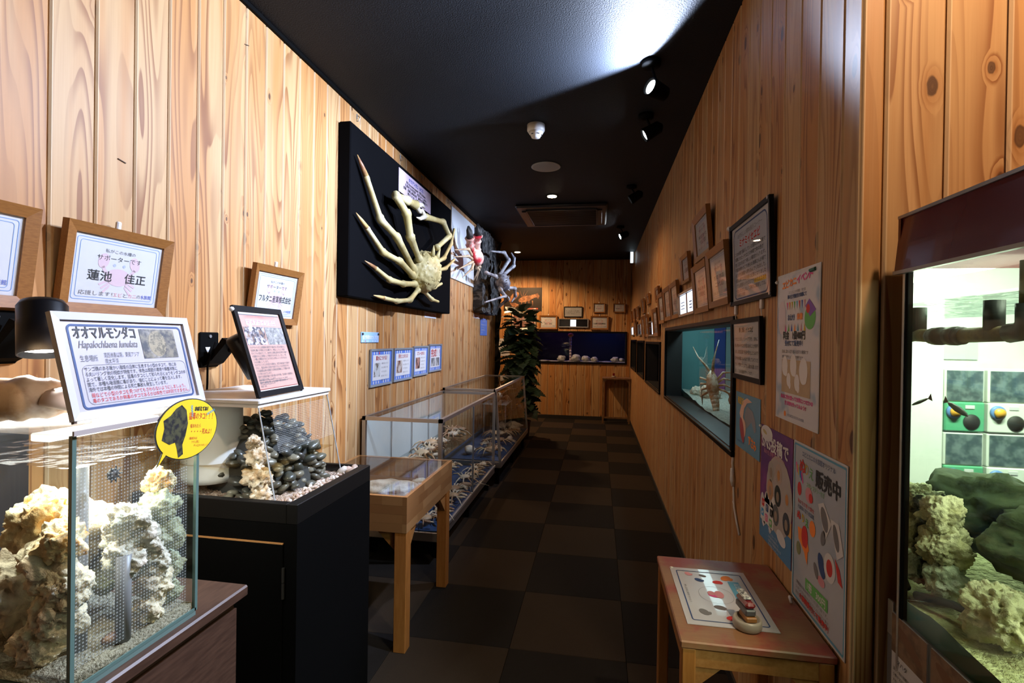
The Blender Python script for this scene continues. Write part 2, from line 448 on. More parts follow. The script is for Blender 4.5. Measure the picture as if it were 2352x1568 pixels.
PLANK_CACHE = {}
def plank_mesh(w, h, side):
    k = (round(w, 4), round(h, 4), side)
    if k not in PLANK_CACHE:
        t, b, g = .012, .0045, .0016
        pr = [(g, 0), (g, t-b), (g+b, t), (w-g-b, t), (w-g, t-b), (w-g, 0)]
        vs = [(x, y*side, 0) for x, y in pr]+[(x, y*side, h) for x, y in pr]
        n = 6
        fs = [(i, i+1, n+i+1, n+i) for i in range(5)]+[(5, 0, 6, 11), (0, 5, 4, 3, 2, 1), (6, 7, 8, 9, 10, 11)]
        me = bpy.data.meshes.new('plank'); me.from_pydata(vs, [], fs); me.update(); me.materials.append(WOOD)
        PLANK_CACHE[k] = me
    return PLANK_CACHE[k]
def planks(wall, base, ang, side, bounds, holes=()):
    """bounds: sorted positions along the wall; holes: (u0,u1,z0,z1)"""
    R = Matrix.Rotation(ang, 4, 'Z')
    for a, b in zip(bounds[:-1], bounds[1:]):
        cuts = sorted({a, b} | {e for h in holes for e in h[:2] if a+.004 < e < b-.004})
        for u0, u1 in zip(cuts[:-1], cuts[1:]):
            mid = (u0+u1)/2; segs = [(0.0, ZC)]
            for h in holes:
                if h[0] < mid < h[1]: segs = [(0.0, h[2]), (h[3], ZC)]
            for z0, z1 in segs:
                if u1-u0 < .012: continue
                M = Matrix.Translation(Vector(base)) @ R @ Matrix.Translation((u0, 0, z0))
                link('plank', plank_mesh(u1-u0, z1-z0, side), None, wall, M=M)
def steps(a, b, first, st):
    out = [a]; u = first
    while u > a+st: u -= st
    while u < b-.01:
        if u > a+.01: out.append(u)
        u += st
    return out+[b]
def slab(name, rects, x0, x1, axis, label, cat='wall'):
    """wall backing made of rects (u0,u1,z0,z1) in the plane; axis 'x' or 'y' is the normal"""
    mb = MB()
    for u0, u1, z0, z1 in rects:
        mb.box((x0, u0, z0), (x1, u1, z1)) if axis == 'x' else mb.box((u0, x0, z0), (u1, x1, z1))
    return tag(mb.build(name, BACKING), label, cat, kind='structure')
def around(u0, u1, holes):
    rs = []; c = u0
    for h in sorted(holes):
        rs += [(c, h[0], 0, ZC), (h[0], h[1], 0, h[2]), (h[0], h[1], h[3], ZC)]; c = h[1]
    return rs+[(c, u1, 0, ZC)]
# left wall
wl = slab('wall_left', [(-.8, 7.0, 0, ZC)], XL-.08, XL-.012, 'x', 'pale knotty wood plank wall on the left, brightly lit')
planks(wl, (XL-.012, 0, 0), PI/2, -1, steps(-.8, 7.0, 1.105, .1243))
# right wall with the tank windows
WIN = [(2.15, 4.17, .915, 1.43), (4.56, 5.82, .905, 1.32), (6.10, 7.06, .918, 1.33), (7.34, 8.37, .925, 1.34)]
wr = slab('wall_right', around(YN+.012, YB+.05, WIN), XR+.012, XR+.07, 'x', 'orange wood plank wall on the right with tank windows')
planks(wr, (XR+.012, 0, 0), PI/2, 1, steps(YN, YB, 1.266, .125), WIN)
# wall of the near alcove, facing the camera
wn = slab('wall_near', [(XR+.012, 1.15, 0, ZC)], YN+.012, YN+.08, 'y', 'warm wood plank wall behind the right hand tank')
planks(wn, (0, YN+.012, 0), 0, -1, [XR, .591, .705, .817, .932, 1.047, 1.073])
PH = (-.42, 1.105, .72, 1.60)
wp = slab('wall_partition', around(-3.4, YN, [PH]), 1.085, 1.15, 'x', 'plank partition behind the right hand aquarium, open at the tank')  # unseen wall added to keep lobby light out of the corridor
planks(wp, (1.085, 0, 0), PI/2, 1, steps(-.55, YN, .35, .124), [PH])
# back wall
BH = (-1.06, .46, .97, 1.47)
wb = slab('wall_back', around(-2.6, XR+.012, [BH]), YB+.012, YB+.08, 'y', 'orange wood plank wall at the far end of the corridor')
planks(wb, (0, YB+.012, 0), 0, -1, steps(-2.6, XR, -1.08, .124), [BH])
slab('wall_recess', [(7.0, YB+.012, 0, ZC)], -2.68, -2.6, 'x', 'side wall of the recess beyond the left wall')
slab('wall_recess_end', [(-2.6, XL-.08, 0, ZC)], 6.92, 7.0, 'y', 'dark rear side of the left wall in the recess')
DARKTRIM = plain('dark_trim', (.012, .010, .009), .6)
tag(MB().box((XR-.008, YN, 0), (XR, YB, .045)).build('baseboard_right', DARKTRIM), 'thin dark baseboard along the right wall', 'baseboard', kind='structure')
tag(MB().box((-2.6, YB-.01, 0), (XR-.01, YB, .062)).build('baseboard_back', DARKTRIM), 'dark baseboard along the back wall', 'baseboard', kind='structure')
tag(MB().box((XL, 1.95, 0), (XL+.008, 7.0, .05)).build('baseboard_left', DARKTRIM), 'dark baseboard along the left wall', 'baseboard', kind='structure')
tag(MB().box((XL, -.8, ZC-.018), (XL+.014, 7.0, ZC)).build('trim_1', BLACK), 'black trim where the left wall meets the ceiling', 'trim', kind='structure')
# ragged bark strip that ends the left wall
BARK = two('bark', (.018, .014, .012), (.06, .055, .052), 26, .95, .35, .7, 8, 1.0, None, (3, 3, .7))
mb = MB(); pl = []; pr_ = []
random.seed(3)
for k in range(41):
    z = ZC*k/40; pl.append((-random.uniform(.0, .02), z)); pr_.append((.05+random.uniform(-.008, .03), z))
for k in range(40):
    a, b, c, d = pl[k], pr_[k], pr_[k+1], pl[k+1]
    y0, y1 = 6.995, 7.03
    mb.hexa([(XL+a[0]-.03, y0, a[1]), (XL+b[0], y0, b[1]), (XL+b[0], y1, b[1]), (XL+a[0]-.03, y1, a[1])],
            [(XL+d[0]-.03, y0, d[1]), (XL+c[0], y0, c[1]), (XL+c[0], y1, c[1]), (XL+d[0]-.03, y1, d[1])])
tag(mb.build('trim_2', BARK), 'ragged dark bark strip edging the end of the left wall', 'trim', kind='structure')

# ------------------------------------------------------------------ ceiling lights
LENS = emit('lamp_lens_cool', (.95, .98, 1.0), 60)
LENSW = emit('lamp_lens_warm', (1.0, .78, .5), 30)
def lamp(kind, energy, col, parent, M, size=.03, cone=60, blend=.5):
    l = bpy.data.lights.new('light', kind); l.energy = energy; l.color = col
    if kind == 'SPOT': l.spot_size = math.radians(cone); l.spot_blend = blend; l.shadow_soft_size = size
    elif kind == 'POINT': l.shadow_soft_size = size
    o = bpy.data.objects.new('light', l); COL.objects.link(o); o.parent = parent; o.matrix_local = M; return o
def aim(p, q):
    d = (Vector(q)-Vector(p)).normalized()
    return d.to_track_quat('-Z', 'Y').to_matrix().to_4x4()
def spotlight(p, q, energy, cone, label, blend=.6, col=SPOT_COL, r=.032):
    p = Vector(p); t = thing('ceiling_spotlight', label, 'spotlight', Matrix.Translation((p.x, p.y, ZC)), 'ceiling spotlights')
    MB().lathe([(.045, 0), (.045, -.022), (.012, -.03)], 20).build('canopy', BLACK, t, True)
    c = p-Vector((p.x, p.y, ZC)); R = aim(p, q)
    d = (Vector(q)-p).normalized()
    MB().tube([(0, 0, -.02), tuple(c-d*.05)], .007).build('stem', BLACK, t)
    T = Matrix.Translation(c) @ R
    MB().lathe([(.012, .11), (.036, .09), (.042, .0), (.042, -.012), (.037, -.012), (.035, .006), (.0, .006)], 20, closed=False).build('lamp_can', BLACK, t, True, T)
    MB().lathe([(r, 0.0), (r, .004)], 20).build('lens', LENS, t, False, T)
    lamp('SPOT', energy, col, t, T @ Matrix.Translation((0, 0, -.03)), .03, cone, blend)
    return t
SP = [((.49, 1.76, 2.58), (-1.43, 1.25, 1.70), 255, 100, 'ceiling spotlight nearest the camera, above the top edge of view', .5),
      ((.235, 2.52, 2.575), (-1.43, 1.123, 2.85), 190, 144, 'brighter round ceiling spotlight closest in view', .12),
      ((.263, 3.11, 2.58), (-1.43, 3.0, 1.6), 195, 84, 'second ceiling spotlight, seen as a slim tilted lens'),
      ((.27, 4.52, 2.58), (-1.43, 4.6, 1.5), 140, 76, 'small ceiling spotlight turned mostly away near the air conditioner'),
      ((.246, 6.11, 2.58), (-1.43, 5.6, 1.8), 130, 74, 'farthest ceiling spotlight beside the right wall')]
for a in SP: spotlight(*a)
def downlight(x, y, e, label, col=WARM):
    t = thing('downlight', label, 'downlight', Matrix.Translation((x, y, ZC)), 'warm downlights')
    MB().lathe([(.055, 0), (.06, -.006), (.046, -.004), (.044, 0)], 24).build('trim_ring', BLACK, t, True)
    MB().lathe([(.043, -.005), (.043, -.009)], 24).build('lens', LENSW, t)
    lamp('SPOT', e, col, t, Matrix.Translation((0, 0, -.02)), .04, 152, .45)
downlight(.80, .62, 95, 'warm recessed downlight above the right hand aquarium', (1, .72, .48))
downlight(-.445, 4.75, 60, 'warm recessed downlight in front of the air conditioner')
downlight(-1.25, 7.75, 200, 'warm recessed downlight near the far end wall')
t = thing('smoke_detector', 'white round smoke detector on the black ceiling', 'smoke detector', Matrix.Translation((-.405, 3.17, ZC)))
MB().lathe([(.056, 0), (.056, -.035), (.05, -.045)], 28).build('base', WHITE, t, True)
MB().lathe([(.047, -.045), (.04, -.062), (.03, -.068), (.028, -.078), (.01, -.082)], 28).build('sensor_head', WHITE, t, True)
for k in range(6):
    a = k*PI/3; MB().box((-.007, -.003, 0), (.007, .003, .009)).build('vent_slot', INK, t, M=Matrix.Translation((.0365*math.cos(a), .0365*math.sin(a), -.066)) @ Matrix.Rotation(a+PI/2, 4, 'Z'))
t = thing('ceiling_speaker', 'flat round grey speaker grille flush with the black ceiling', 'speaker', Matrix.Translation((-.42, 3.936, ZC)))
MB().lathe([(.112, 0), (.115, -.006), (.105, -.008)], 40).build('rim', plain('speaker_grey', (.35, .35, .35), .5), t, True)
MB().lathe([(.105, -.007), (.08, -.011), (.0, -.013)], 40, closed=False).build('grille', plain('grille_grey', (.30, .30, .31), .6, var=.5, scale=700), t, True)
# air conditioner cassette
ACB = plain('ac_black', (.012, .012, .013), .4)
t = thing('air_conditioner', 'black ceiling cassette air conditioner with slatted grille', 'air conditioner', Matrix.Translation((-.385, 5.45, ZC)))
mb = MB(); mb.cbox((-.46, -.44, -.035), (.46, .44, 0), .02); mb.build('panel', ACB, t)
mb = MB()
for a, b in (((-.36, -.34), (.36, -.33)), ((-.36, .33), (.36, .34)), ((-.36, -.34), (-.35, .34)), ((.35, -.34), (.36, .34))): mb.box(a+(-.05,), b+(-.035,))
mb.build('grille_frame', plain('ac_grey', (.016, .017, .02), .4), t)
for k in range(16): MB().box((-.35, -.32+k*.04, -.046), (.35, -.312+k*.04, -.036)).build('slat', ACB, t)
for sx in (-1, 1): MB().cbox((sx*.385-.025, -.3, -.048), (sx*.385+.025, .3, -.036), .008).build('louvre', plain('ac_grey', 0), t)
# lit guide sign at the end of the right wall
t = thing('exit_sign', 'small glowing white guide sign projecting high on the right wall', 'sign', face_M((.50, 7.9, 2.53), '-Y'))
MB().cbox((-.03, 0, -.02), (.045, .2, 0), .004).build('housing', WHITE, t)
MB().box((-.027, .004, 0), (.012, .196, .003)).build('lit_panel', emit('sign_glow', (.72, .9, 1.0), 3.0), t)
# small hooks along the top of the left wall
HK = plain('hook_steel', (.35, .35, .35), .35, .9)
for hi, y in enumerate((2.80, 3.47, 3.91, 4.62, 4.72, 5.70, 5.78)):
    t = MB().tube([(0, 0, 0), (.012, 0, 0), (.02, 0, -.012), (.012, 0, -.03), (.004, 0, -.03)], .003, 6)
    t.tube([(.001, 0, .012), (.001, 0, -.016)], .005, 6)
    tag(t.build('wall_hook', HK, None, M=Matrix.Translation((XL, y, ZC-.045))), 'small metal hook under the ceiling on the left wall, %s from the camera' % ('first', 'second', 'third', 'fourth', 'fifth', 'sixth', 'seventh')[hi], 'hook', 'hooks along the left wall')

# ------------------------------------------------------------------ left wall: supporter frames
def crab_print(P, u, v, s, mt, eye):
    """pale crab silhouette behind the lettering"""
    P.disc(u, v, .34*s, mt, .22*s)
    for sx in (-1, 1):
        P.disc(u+sx*.42*s, v+.38*s, .14*s, mt, .19*s, rot=sx*.3)
        P.poly([(u+sx*.28*s, v+.1*s), (u+sx*.4*s, v+.26*s), (u+sx*.47*s, v+.22*s), (u+sx*.33*s, v+.02*s)][::sx], mt)
        for k in range(3):
            P.poly([(u+sx*(.26-.03*k)*s, v-(.05+.07*k)*s), (u+sx*(.5-.06*k)*s, v-(.2+.09*k)*s), (u+sx*(.46-.06*k)*s, v-(.24+.09*k)*s), (u+sx*.2*s, v-(.1+.08*k)*s)][::-sx], mt)
        P.disc(u+sx*.13*s, v+.3*s, .04*s, eye)
PALEBLUE = plain('ink_pale_blue', (.36, .40, .62), .6)
BORDERB = plain('ink_border_blue', (.16, .28, .55), .6)
def supporter(label, M, w, h, name1, name2=None, foot=True, group='supporter frames', fancy=True, namecol=None):
    t, sh, z = picture('supporter_frame', label, 'picture frame', M, w, h, w*.085, .022, FRAMEWOOD, group)
    P = Print(sh, z+.0006)
    b = w*.085; iw = w-2*b; ih = h-2*b
    P.outline(-iw*.47, b+ih*.05, iw*.47, b+ih*.95, iw*.006, iw*.03, BORDERB)
    P.outline(-iw*.435, b+ih*.09, iw*.435, b+ih*.91, iw*.005, iw*.03, BORDERB)
    if fancy: crab_print(P, 0, b+ih*.42, iw*.42, PALEPINK, PALEBLUE)
    P.text('私がこの水槽の', 0, b+ih*.78, iw*.042, INKGREY, iw*.34)
    P.text('サポーターです', 0, b+ih*.66, iw*.062, INK, iw*.5)
    if name2:
        P.text(name1, 0, b+ih*.46, iw*.07, namecol or INK, iw*.62); P.text(name2, 0, b+ih*.30, iw*.085, namecol or INK, iw*.5)
    else:
        P.text(name1, 0, b+ih*.36, iw*.115, namecol or INK, iw*.66 if len(name1) < 7 else iw*.8, bold=iw*.0015)
    if foot:
        P.text('応援します！', -iw*.40, b+ih*.13, iw*.05, INKGREY, iw*.36, 'L')
        P.text('エビ', -iw*.03, b+ih*.13, iw*.05, INKPINK, iw*.1, 'L'); P.text('と', iw*.085, b+ih*.13, iw*.05, INKGREY, iw*.045, 'L')
        P.text('カニ', iw*.14, b+ih*.13, iw*.05, INKPINK, iw*.1, 'L'); P.text('の', iw*.245, b+ih*.13, iw*.05, INKGREY, iw*.045, 'L')
        P.text('水族館', iw*.295, b+ih*.13, iw*.05, INKBLUE, iw*.13, 'L')
    P.done()
    hookpin(t, 0, h-.006, -.02)
    return t
LEAN = .14
supporter('wooden supporter frame with a crab print and two-part name above the white octopus sign', face_M((XL+.004, 1.278, 1.405), '+X', LEAN), .333, .25, '蓮池　佳正')
supporter('wooden supporter frame cut off by the left edge of the photo', face_M((XL+.004, .88, 1.41), '+X', LEAN), .333, .25, 'えびかに産業')
supporter('wooden supporter frame behind the pink crab notice on the left wall', face_M((XL+.004, 2.02, 1.40), '+X', LEAN), .335, .25, 'フルタニ産業株式会社')
# stray staple marks on the bare planks
for y, z, r in ((1.85, 2.53, .3), (1.31, 1.87, -.2)):
    tag(MB().box((-.001, -.013, -.0012), (.002, .013, .0012)).build('staple', plain('rust', (.06, .03, .015), .8), None, M=Matrix.Translation((XL+.001, y, z)) @ Matrix.Rotation(r, 4, 'X')),
        'tiny dark staple left in the wood, ' + ('near the ceiling' if z > 2 else 'above the framed name card'), 'staple', 'staples on the left wall')

# ------------------------------------------------------------------ wall clamp lamps
LAMPIN = emit('lamp_inner_white', (1, .97, .92), 25)
def clamp_lamp(label, y, z, a, b, energy, cone=100):
    t = thing('clamp_lamp', label, 'lamp', Matrix.Translation((XL, y, z)), 'black wall lamps over the tanks')
    o = Vector((XL, y, z)); a = Vector(a)-o; b = Vector(b)-o
    MB().cbox((0, -.047, -.065), (.008, .047, .065), .004).build('wall_plate', BLACK, t)
    MB().lathe([(.006, 0), (.006, .004)], 12).build('screw', ALU, t, M=Matrix.Translation((.008, 0, .05)) @ Matrix.Rotation(PI/2, 4, 'Y'))
    MB().flat([(-.012, 0), (0, -.024), (.012, 0)], 0).build('warning_label', WHITE, t, M=Matrix(((0,0,1,.0088),(1,0,0,-.01),(0,1,0,.01),(0,0,0,1))))
    mb = MB(); mb.hexa([(.008, -.03, -.06), (.03, -.03, -.05), (.03, .045, -.05), (.008, .045, -.06)], [(.075, -.02, .045), (.10, -.02, .035), (.10, .05, .035), (.075, .05, .045)])
    mb.build('clamp_arm', BLACK, t)
    d = (b-a).normalized()
    MB().tube([(.08, .02, -.0), tuple(a+d*.045)], .012, 10).build('joint', BLACK, t, True)
    R = Matrix.Translation(b) @ d.to_track_quat('-Z', 'Y').to_matrix().to_4x4(); L = (b-a).length
    MB().lathe([(.0, L+.004), (.034, L), (.040, L-.01), (.040, L*.62), (.0405, L*.61), (.041, 0), (.038, 0), (.037, .02), (.0, .02)], 28, closed=False).build('lamp_shade', BLACKGLOSS, t, True, R)
    MB().lathe([(.036, .012), (.036, .018)], 24).build('bulb_disc', LAMPIN, t, M=R)
    pts = [(.05, -.02, .03)]+[(.03+.004*math.sin(k), -.035-.004*k, -.06-.06*k) for k in range(6)]
    MB().tube(pts, .0035, 6).build('cable', BLACK, t, True)
    lamp('SPOT', energy, (1, .96, .9), t, R @ Matrix.Translation((0, 0, -.01)), .03, cone, .3)
    return t
clamp_lamp('black wall lamp pointing down beside the pink crab notice', 1.662, 1.292, (-1.285, 1.625, 1.345), (-1.245, 1.695, 1.205), 7)
clamp_lamp('black wall lamp half hidden behind the white octopus sign', .985, 1.335, (-1.105, .845, 1.41), (-1.08, .83, 1.305), 26, 150)

# ------------------------------------------------------------------ octopus tank and its stand
STX = -.85
t = thing('tank_stand', 'dark brown wooden stand under the octopus tank', 'stand', Matrix.Translation((-1.12, .55, 0)))
MB().cbox((-.30, -.35, .715), (.29, .555, .742), .004).build('top_board', DARKWALNUT, t)
MB().box((-.29, -.34, 0), (.265, .535, .705)).build('body', DARKWALNUT, t)
MB().box((.265, -.33, .02), (.277, .53, .695)).build('front_panel', DARKWALNUT, t)
TZ0, TZ1 = .752, 1.178; TY0, TY1 = .700, .962; TX0, TX1 = -1.29, STX
t = thing('octopus_tank', 'rectangular glass octopus tank with white rock under the octopus sign', 'aquarium', Matrix.Translation((-1.07, .83, .742)))
o = Vector((-1.07, .83, .742))
def at_o(mb, o): mb.M = Matrix.Translation(-o); return mb
GEDGE = plain('glass_edge', (.10, .17, .155), .15, coat=.5)
g = .005
for nm, a, b in (('front_pane', (TX1-g, TY0, TZ0), (TX1, TY1, TZ1)), ('end_pane', (TX0, TY0, TZ0), (TX1-g, TY0+g, TZ1)),
                 ('end_pane', (TX0, TY1-g, TZ0), (TX1-g, TY1, TZ1)), ('rear_pane', (TX0, TY0+g, TZ0), (TX0+g, TY1-g, TZ1))):
    at_o(MB(), o).box(a, b).build(nm, GLASS if nm != 'rear_pane' else plain('tank_back', (.012, .012, .013), .5), t)
at_o(MB(), o).box((TX0, TY0, TZ0-.01), (TX1, TY1, TZ0)).build('base_pane', GEDGE, t)
for y in (TY0, TY1): 
    at_o(MB(), o).box((TX1-.006, y-.0035, TZ0), (TX1+.001, y+.0035, TZ1)).build('corner_seam', GEDGE, t)
at_o(MB(), o).box((TX1-.002, TY0, TZ0), (TX1+.001, TY1, TZ0+.006)).build('bottom_seam', GEDGE, t)
LIDM = glass('frosted_lid', (.95, .96, .96), .6, .1, .18)
at_o(MB(), o).cbox((TX0-.005, TY0-.006, TZ1), (TX1+.006, TY1+.03, TZ1+.010), .002).build('lid', LIDM, t)
at_o(MB(), o).box((TX1+.004, TY0-.006, TZ1+.001), (TX1+.0075, TY1+.03, TZ1+.009)).build('lid_rim', plain('lid_rim_grey', (.42, .38, .37), .4), t)
at_o(MB(), o).cbox((-.965, TY0+.02, TZ1-.018), (-.925, TY1-.02, TZ1-.004), .002).build('led_bar', emit('led_bar_white', (1, .97, .86), 2.0), t)  # added light strip hidden under the lid to brighten the tank inside
lb_ = bpy.data.lights.new('light', 'AREA'); lb_.shape = 'RECTANGLE'; lb_.size = .04; lb_.size_y = .2; lb_.energy = 3.2; lb_.color = (1, .96, .82)
lo_ = bpy.data.objects.new('light', lb_); COL.objects.link(lo_); lo_.parent = t; lo_.location = Vector((-.945, .83, TZ1-.02))-o
# water: rippled surface only
def watermat(name, tint, refl=.6, bs=18):
    mt = bpy.data.materials.new(name); mt.use_nodes = True; nt = mt.node_tree
    nt.nodes.remove(nt.nodes['Principled BSDF']); out = nt.nodes['Material Output']
    tr = nd(nt, 'ShaderNodeBsdfTransparent'); tr.inputs[0].default_value = tint+(1,)
    gl = nd(nt, 'ShaderNodeBsdfGlossy'); gl.inputs['Roughness'].default_value = .03
    bp = nd(nt, 'ShaderNodeBump'); bp.inputs['Strength'].default_value = .5; bp.inputs['Distance'].default_value = .02
    nt.links.new(nz(nt, objco(nt), bs, 2), bp.inputs['Height']); nt.links.new(bp.outputs[0], gl.inputs['Normal'])
    mx = nd(nt, 'ShaderNodeMixShader'); mx.inputs[0].default_value = refl
    nt.links.new(tr.outputs[0], mx.inputs[1]); nt.links.new(gl.outputs[0], mx.inputs[2]); nt.links.new(mx.outputs[0], out.inputs[0])
    return mt
def ripple(name, x0, x1, y0, y1, z, mt, parent, o, nx=24, ny=24, amp=.003, fr=30):
    mb = at_o(MB(), o); vs = []; fs = []
    for i in range(nx+1):
        for j in range(ny+1):
            x = x0+(x1-x0)*i/nx; y = y0+(y1-y0)*j/ny
            vs.append((x, y, z+amp*noise.noise((x*fr, y*fr, 0))))
    for i in range(nx):
        for j in range(ny): fs.append((i*(ny+1)+j, (i+1)*(ny+1)+j, (i+1)*(ny+1)+j+1, i*(ny+1)+j+1))
    mb.add(vs, fs); return mb.build(name, mt, parent, True)
ripple('water_surface', TX0+g, TX1-g, TY0+g, TY1-g, 1.122, watermat('water_top', (.95, .97, .95), .45), t, o)
mb = MB().flat([(-.118, -.01), (.118, -.01), (.118, .365), (-.118, .365)], 0)
mb.build('dotted_screen', dotted('dotted_film', .0062, .24, .05), t, M=Matrix.Translation(-o) @ face_M((TX1-.012, .831, .79), '+X'))

def rock(name, label, cat, c, r, seed, mt, sub=4, amp=.35, fr=2.2, amp2=.12, fr2=7, group=None, parent=None, sq=(1, 1, 1), pits=0.0):
    bm = bmesh.new(); bmesh.ops.create_icosphere(bm, subdivisions=sub, radius=1)
    s = Vector((seed*3.1, seed*1.7, seed*.9))
    for v in bm.verts:
        p = v.co.copy(); d = 1+amp*noise.noise(p*fr+s)+amp2*noise.fractal(p*fr2+s, .6, 2.0, 4)
        if pits:
            n = noise.noise(p*fr2*1.3+s*2)
            if n > .12: d -= pits*min(1, (n-.12)*4)
        v.co = Vector((p.x*d*r*sq[0], p.y*d*r*sq[1], p.z*d*r*sq[2]))
    mb = MB().bm(bm)
    o = mb.build(name, mt, parent, True, Matrix.Translation(c))
    if parent is None: tag(o, label, cat, group)
    return o
LIVEROCK = two('live_rock', (.74, .66, .48), (.50, .41, .27), 22, .9, .42, .68, 6, .8, (.62, .56, .48))
PALEROCK = two('pale_rock', (.66, .62, .52), (.42, .40, .33), 26, .9, .4, .7, 6, .8, (.55, .56, .45))
GREENROCK = two('green_rock', (.42, .45, .30), (.24, .27, .17), 24, .9, .4, .7, 6, .8, (.5, .5, .38))
RUSTROCK = two('rust_rock', (.78, .68, .44), (.60, .28, .05), 20, .9, .45, .6, 6, .7, (.6, .5, .3))
RK = [(-.915, .735, .985, .036, RUSTROCK, 'rust-topped white rock at the near upper left of the octopus tank'),
      (-.945, .740, .935, .046, LIVEROCK, 'knobbly tan rock in the middle of the near end of the octopus tank'),
      (-.90, .735, .905, .034, LIVEROCK, 'cream rock against the near glass corner of the octopus tank'),
      (-.925, .738, .86, .042, LIVEROCK, 'hanging tan rock with holes at the near end of the octopus tank'),
      (-.96, .735, .80, .040, LIVEROCK, 'round cream rock on the sand at the near end of the octopus tank'),
      (-1.01, .77, 1.0, .055, RUSTROCK, 'orange-topped rock at the back left of the octopus tank'),
      (-.895, .843, .985, .036, PALEROCK, 'pale pointed rock below the sea urchin side of the octopus tank'),
      (-.90, .862, .945, .044, PALEROCK, 'large pale grey rock in the centre of the octopus tank'),
      (-.895, .83, .915, .034, PALEROCK, 'grey overhanging rock tip in the middle of the octopus tank'),
      (-.89, .885, .895, .036, PALEROCK, 'grey rock column in the far half of the octopus tank'),
      (-.888, .893, .84, .033, LIVEROCK, 'tan rock column foot in the far half of the octopus tank'),
      (-.885, .878, .795, .027, LIVEROCK, 'round rock lump standing on the sand of the octopus tank'),
      (-.915, .935, 1.035, .030, RUSTROCK, 'yellow-topped rock at the far top corner of the octopus tank'),
      (-.905, .925, .985, .036, GREENROCK, 'greenish rock under the yellow-topped rock of the octopus tank'),
      (-.90, .932, .925, .034, GREENROCK, 'grey-green rock at the far side of the octopus tank'),
      (-.90, .938, .86, .030, GREENROCK, 'green shaded rock low at the far end of the octopus tank'),
      (-.895, .94, .80, .024, GREENROCK, 'small green rock at the far bottom corner of the octopus tank'),
      (-1.05, .86, .95, .075, LIVEROCK, 'broad tan rock ledge at the rear of the octopus tank'),
      (-1.08, .80, .84, .07, LIVEROCK, 'shaded rock at the bottom rear of the octopus tank'),
      (-1.0, .90, .87, .055, GREENROCK, 'dim rock behind the pale column of the octopus tank')]
for i, (x, y, z, r, mt, lb) in enumerate(RK):
    rock('live_rock', lb, 'rock', (x, y, z), r, i+1, mt, 5, .5, 1.5, .16, 4.0, 'rocks in the octopus tank', sq=(1, .85, 1.0), pits=.10)
SAND = two('tank_sand', (.55, .50, .36), (.34, .30, .20), 160, .95, .35, .65, 4, 1.0)
mb = MB(); vs = []; fs = []; n = 40
for i in range(n+1):
    for j in range(n+1):
        x = TX0+g+(TX1-TX0-2*g)*i/n; y = TY0+g+(TY1-TY0-2*g)*j/n
        vs.append((x, y, TZ0+.020+.010*noise.noise((x*14, y*14, 1))+.006*noise.noise((x*60, y*60, 2))))
for i in range(n):
    for j in range(n): fs.append((i*(n+1)+j, (i+1)*(n+1)+j, (i+1)*(n+1)+j+1, i*(n+1)+j+1))
k = len(vs); vs += [(TX0+g, TY0+g, TZ0+.001), (TX1-g, TY0+g, TZ0+.001), (TX1-g, TY1-g, TZ0+.001), (TX0+g, TY1-g, TZ0+.001)]
fs += [tuple(j*(1) for j in range(0))] if False else []
e1 = [i*(n+1) for i in range(n+1)]; e2 = [n*(n+1)+j for j in range(n+1)]; e3 = [i*(n+1)+n for i in range(n+1)]; e4 = list(range(n+1))
fs += [tuple([k, k+1]+e1[::-1]), tuple([k+1, k+2]+e2[::-1]), tuple([k+3, k+2][::-1]+e3[:])[::1], tuple([k+3, k]+e4)]
mb.add(vs, fs)
tag(mb.build('sand_bed', SAND, None, True), 'coarse cream coral sand on the floor of the octopus tank', 'sand', kind='stuff')
PIPE = plain('grey_pvc', (.20, .20, .21), .4)
t = thing('filter_pipe', 'grey plastic filter pipe standing in the octopus tank', 'pipe', Matrix.Translation((-.918, .768, TZ0+.02)))
MB().tube([(0, 0, 0), (0, 0, .335)], .0125, 16).build('riser', PIPE, t, True)
MB().tube([(0, 0, .10), (0, 0, .125)], .0155, 16).build('coupling', PIPE, t, True)
MB().tube([(.045, .045, -.0), (.045, .045, .16)], .0125, 16).build('side_riser', PIPE, t, True)
t = thing('sea_urchin', 'small dark striped sea urchin clinging inside the octopus tank glass', 'sea urchin', Matrix.Translation((TX1-.018, .785, 1.092)))
MB().ball((0, 0, 0), .011, 2, (.6, 1, 1)).build('shell', two('urchin', (.03, .025, .02), (.12, .1, .09), 90, .6), t, True)
for k in range(9):
    a = k*2*PI/9; MB().tube([(.004, .008*math.cos(a), .008*math.sin(a)), (.004, .0155*math.cos(a), .0155*math.sin(a))], [.0022, .001], 6).build('spine', INK, t)
tag(MB().ball((0, 0, 0), .016, 2, (.6, 1.2, .6)).ball((.004, .018, .003), .009, 2, (.7, 1, .7)).build('shell_piece', two('dark_shell', (.05, .02, .01), (.2, .1, .04), 60, .5), None, True, Matrix.Translation((TX1-.03, .795, TZ0+.034))),
    'small dark brown shell lying on the sand of the octopus tank', 'shell')

